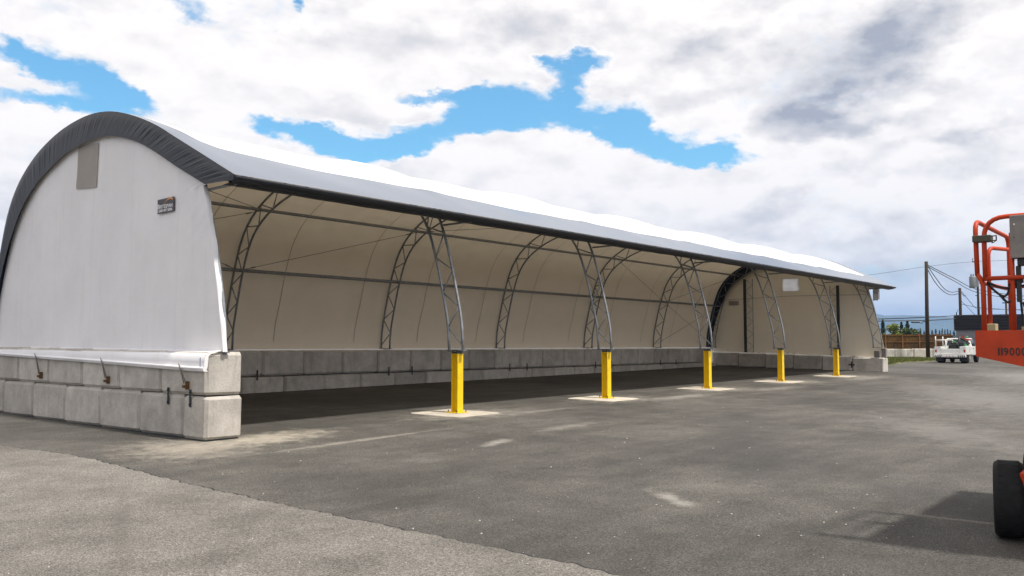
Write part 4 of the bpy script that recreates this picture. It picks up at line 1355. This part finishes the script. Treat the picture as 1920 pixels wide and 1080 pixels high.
# utility poles and their wires
def pole(px, zc, top, lab, r=.15, taper=.8):
    p_ = fr_((px - 960) / 1682.5 * zc, zc)
    t = thing('utility_pole', lab, 'utility pole', (p_.x, p_.y, .1), RZ, None)
    bm = bmesh.new()
    tube(bm, [(0, 0, 0), (.02, 0, top * .5), (.09 if px < 1750 else .02, 0, top - .1)], [r * 1.08, r * .98, r * taper], 10)
    part('shaft', mesh_of('shaft', bm, M_WOODPOLE), t)
    return t
def zat(y, zc): return (646.5 - y) / 1682.5 * zc + 1.582
p1_ = pole(1738, 82, zat(490, 82), 'tall wooden utility pole by the grass strip with a lamp arm', .17, .85)
bm = bmesh.new()
zl = zat(603, 82) - .1
tube(bm, catmull([(0, 0, zl + .02), (-.30, 0, zl + .0), (-.50, 0, zl - .16), (-.72, 0, zl - .07)], 5), .03, 6)
arm = part('lamp_arm', mesh_of('lamp_arm', bm, M_DARKST), p1_)
bm = bmesh.new(); box(bm, -1.42, -.70, -.14, .14, zl - .14, zl + .0, 0, .04)
part('lamp_head', mesh_of('lamp_head', bm, M_DARKST), arm)
bm = bmesh.new()
for dz in (.3, .45): tube(bm, [(0, 0, zat(490, 82) - .1 - dz), (.26, 0, zat(490, 82) - .1 - dz)], .035, 6)
part('insulator', mesh_of('insulator', bm, M_GREYBOX), p1_)
p2_ = pole(1801, 105, zat(540, 105), 'short wooden utility pole rising behind the dark building corner', .17, .95)
bm = bmesh.new(); tube(bm, [(.1, 0, 7.6), (.55, 0, 7.15), (.7, 0, 7.3)], .03, 5)
part('bracket', mesh_of('bracket', bm, M_DARKST), p2_)
p3_ = pole(1835, 110, zat(488, 110), 'wooden utility pole carrying a grey transformer', .14, .7)
zt = zat(540, 110) - .1
bm = bmesh.new(); lathe(bm, [(.0001, 0), (.34, 0), (.36, .1), (.36, 1.35), (.33, 1.42), (.0001, 1.46)], 16, 'Z')
tr = part('transformer', mesh_of('transformer', bm, M_TRANSF), p3_, (-.62, 0, zt))
bm = bmesh.new(); box(bm, .05, .62, -.22, .22, .1, 1.35, 0, .03)
part('transformer_cabinet', mesh_of('transformer_cabinet', bm, M_TRANSF), tr)
for dx in (-.15, .12):
    bm = bmesh.new(); lathe(bm, [(.0001, 0), (.06, 0), (.08, .08), (.05, .12), (.07, .2), (.03, .3), (.0001, .32)], 8, 'Z')
    part('bushing', mesh_of('bushing', bm, M_DARKST), tr, (dx, 0, 1.44))
bm = bmesh.new()
box(bm, -.55, .1, -.05, .05, zat(490, 110) - .2, zat(490, 110) - .08); tube(bm, [(-.5, 0, zat(490, 110) - .1), (-.5, 0, zat(486, 110) + .05)], .04, 6)
for dz in (0, .45, .8): tube(bm, [(-.3, 0, zat(556, 110) + dz), (.1, 0, zat(556, 110) + dz)], .05, 6)
part('crossarm', mesh_of('crossarm', bm, M_DARKST), p3_)
p4_ = pole(1887, 115, zat(565, 115), 'short wooden utility pole seen between the orange lift rails', .13, .9)
bm = bmesh.new(); box(bm, -.45, .45, -.05, .05, zat(566, 115) - .3, zat(566, 115) - .18)
part('crossarm', mesh_of('crossarm', bm, M_DARKST), p4_)

def at(px, py, zc): return fr_((px - 960) / 1682.5 * zc, zc, zat(py, zc))
def wire(pts, lab, r=.022, group=None):
    bm = bmesh.new()
    tube(bm, catmull([at(*q) for q in pts], 8), r * 1.7, 5)
    o = part('power_line', mesh_of('power_line', bm, M_BLACK, True))
    tag(o, lab, 'power line', group)
wire([(1743, 497, 82), (1790, 521, 92), (1836, 543, 110), (1920, 555, 118), (1990, 560, 124)], 'upper cable from the tall pole top to the transformer pole')
wire([(1743, 500, 82), (1790, 526, 92), (1836, 549, 110), (1920, 562, 118), (1990, 568, 124)], 'second cable from the tall pole top running just below the upper one')
wire([(1743, 500, 82), (1757, 521, 87), (1772, 541, 94), (1786, 548, 100), (1801, 545, 105)], 'slack cable looping from the tall pole to the short pole, upper of the loops')
wire([(1742, 505, 82), (1754, 527, 87), (1768, 544, 94), (1784, 553, 100), (1801, 550, 105)], 'slack cable looping from the tall pole to the short pole, lower of the loops')
wire([(1803, 545, 105), (1820, 566, 106), (1833, 578, 107), (1870, 580, 110), (1990, 580, 118)], 'cable dropping from the short pole towards the right', .018)
wire([(1803, 564, 105), (1812, 573, 104), (1826, 588, 101), (1829, 592, 100.6)], 'service cable from the short pole down to the dark roof', .016)
wire([(1803, 570, 105), (1840, 577, 107), (1920, 582, 110), (1990, 584, 112)], 'thin level cable from the short pole to the right', .016)
wire([(1560, 600, 78), (1655, 598, 80), (1738, 595, 82), (1793, 592, 99.5)], 'upper horizontal cable in front of the hills', .028)
wire([(1560, 604, 78), (1655, 602, 80), (1738, 601, 82), (1793, 597.5, 99.5)], 'lower horizontal cable in front of the hills', .028)
wire([(1560, 524, 140), (1650, 513, 140), (1738, 500, 140), (1836, 490, 140), (1990, 486, 140)], 'faint high cable crossing behind the tall pole', .015)

# trees beyond the fence
def tree(name, lab, px, zc, ytop, wpx, mat, kind, seed, n=700, group=None):
    p_ = fr_((px - 960) / 1682.5 * zc, zc)
    h = zat(ytop, zc) - .2
    rad = wpx / 1682.5 * zc / 2
    t = thing(name, lab, 'tree', (p_.x, p_.y, .2), 0, group)
    g = random.Random(seed)
    bm = bmesh.new()
    tube(bm, [(0, 0, 0), (g.uniform(-.1, .1), g.uniform(-.1, .1), h * .5), (0, 0, h * .9)], [rad * .14, rad * .09, rad * .02], 7)
    if kind == 'broad':
        for k in range(6):
            a_ = k * 1.05; z_ = h * (.3 + .07 * k)
            tube(bm, [(0, 0, z_), (rad * .6 * math.cos(a_), rad * .6 * math.sin(a_), z_ + h * .16)], [rad * .06, rad * .02], 5)
    part('trunk', mesh_of('trunk', bm, M_BARK), t)
    vs_, fs_ = [], []
    clumps = []
    if kind == 'broad':
        for k in range(16):
            a_ = g.uniform(0, 6.28); rr = rad * g.uniform(.15, .72); z_ = h * g.uniform(.38, .86)
            rr *= 1.25 - abs(z_ / h - .55) * 1.2
            clumps.append((rr * math.cos(a_), rr * math.sin(a_), z_, rad * g.uniform(.28, .48)))
        clumps.append((0, 0, h * .86, rad * .35))
    for k in range(n):
        if kind == 'broad':
            cx, cy, cz, cr = g.choice(clumps)
            d = Vector((g.gauss(0, 1), g.gauss(0, 1), g.gauss(0, 1))).normalized() * cr * g.uniform(.5, 1.05)
            q = Vector((cx, cy, cz)) + d
            s = rad * g.uniform(.05, .13)
        else:
            z_ = g.uniform(.12, 1.0) ** .8
            lim = rad * (1 - z_) ** .8 * (.72 + .28 * math.sin(z_ * 38)) + rad * .04
            a_ = g.uniform(0, 6.28); rr = lim * g.uniform(.4, 1.05)
            q = Vector((rr * math.cos(a_), rr * math.sin(a_), h * z_ - rr * .25))
            s = rad * g.uniform(.07, .16)
        u = Vector((g.gauss(0, 1), g.gauss(0, 1), g.gauss(0, .6))).normalized() * s
        w = Vector((g.gauss(0, 1), g.gauss(0, 1), g.gauss(0, 1))).normalized() * s
        i = len(vs_)
        vs_ += [q - u, q + w, q + u, q - w]
        fs_.append((i, i + 1, i + 2, i + 3))
    me = D.meshes.new('crown'); me.from_pydata(vs_, [], fs_); me.materials.append(mat)
    part('crown', me, t)
tree('broadleaf_tree', 'lime green bush tree beside the dark conifer at the left', 1675, 175, 604, 30, M_LIME, 'broad', 1, 1900)
tree('conifer_tree', 'dark conifer just behind the shelter corner', 1655, 180, 600, 26, M_CONIF, 'con', 2, 900)
tree('conifer_tree', 'left of two tall dark conifers above the fence', 1690, 190, 604, 24, M_CONIF, 'con', 3, 900)
tree('conifer_tree', 'right and taller of two dark conifers above the fence', 1701, 192, 602, 26, M_CONIF, 'con', 4, 900)
tree('broadleaf_tree', 'mid green rounded tree in front of the two conifers', 1698, 172, 613, 36, M_LEAF, 'broad', 5, 1700)
tree('broadleaf_tree', 'low green tree right of the two conifers', 1715, 178, 614, 30, M_LEAF, 'broad', 6, 1000)
tree('broadleaf_tree', 'low lime green shrub tree between lime bush and green tree', 1684, 165, 620, 18, M_LIME, 'broad', 8, 700)
tree('broadleaf_tree', 'low yellow green shrub hard by the shelter corner', 1660, 165, 618, 14, M_LIME, 'broad', 9, 600)
tg = random.Random(21)
for i, (px, yt) in enumerate([(1725, 619), (1732, 623), (1747, 622), (1754, 620), (1761, 622), (1766, 619), (1771, 621), (1776, 620), (1781, 622), (1788, 623), (1794, 624), (1741, 625), (1801, 622), (1810, 621)]):
    tree('conifer_tree', 'small far conifer in the dark line beyond the brown fence', px, 480 + tg.uniform(-20, 20), yt - 3, tg.uniform(11, 16), M_CONIF, 'con', 30 + i, 420, 'far conifers in a line beyond the fence')

# hills
def hill(zc, ys, seed, name):
    g = random.Random(seed)
    bm = bmesh.new()
    rows_ = []
    xs_ = [-5200 + 130 * k for k in range(110)]
    ph = [g.uniform(0, 6.28) for _ in range(9)]
    for d, hh in ((0, 0), (500, .45), (900, .8), (1300, 1.0), (2200, .7), (3200, 0)):
        row = []
        for X in xs_:
            px = 960 + 1682.5 * X / zc
            yt = interp(px, [p_[0] for p_ in ys], [p_[1] for p_ in ys])
            top = zat(yt, zc) * (zc + 1300) / zc
            w = sum(math.sin(X * .0011 * (1.8 ** k) + ph[k] + d * .001 * k) * .9 ** k * (.045 if k < 6 else .02) for k in range(7))
            p_ = fr_(X, zc + d)
            row.append((p_.x, p_.y, -1 + top * hh * (1 + w * (.5 if hh == 1 else 1.2))))
        rows_.append(row)
    sheet(bm, rows_)
    structure(part(name, mesh_of(name, bm, M_HILL, True)))
hill(6200, [(-500, 590), (600, 588), (1400, 582), (1700, 582), (1760, 585), (1800, 589), (1900, 592), (2400, 598)], 4, 'hills')

# haze: one even volume round the whole scene
HAZE = 1.15e-4
bm = bmesh.new()
box(bm, -6200, 12200, -9200, 9200, -3.0, 420)
hm = D.materials.new('haze'); hm.use_nodes = True; hm.node_tree.nodes.clear()
q = NB(hm.node_tree)
o_ = q.n('ShaderNodeOutputMaterial'); v_ = q.n('ShaderNodeVolumePrincipled')
v_.inputs['Color'].default_value = (.30, .52, .92, 1)
v_.inputs['Density'].default_value = HAZE
hm.node_tree.links.new(v_.outputs[0], o_.inputs['Volume'])
structure(part('haze', mesh_of('haze', bm, hm)), 'stuff')
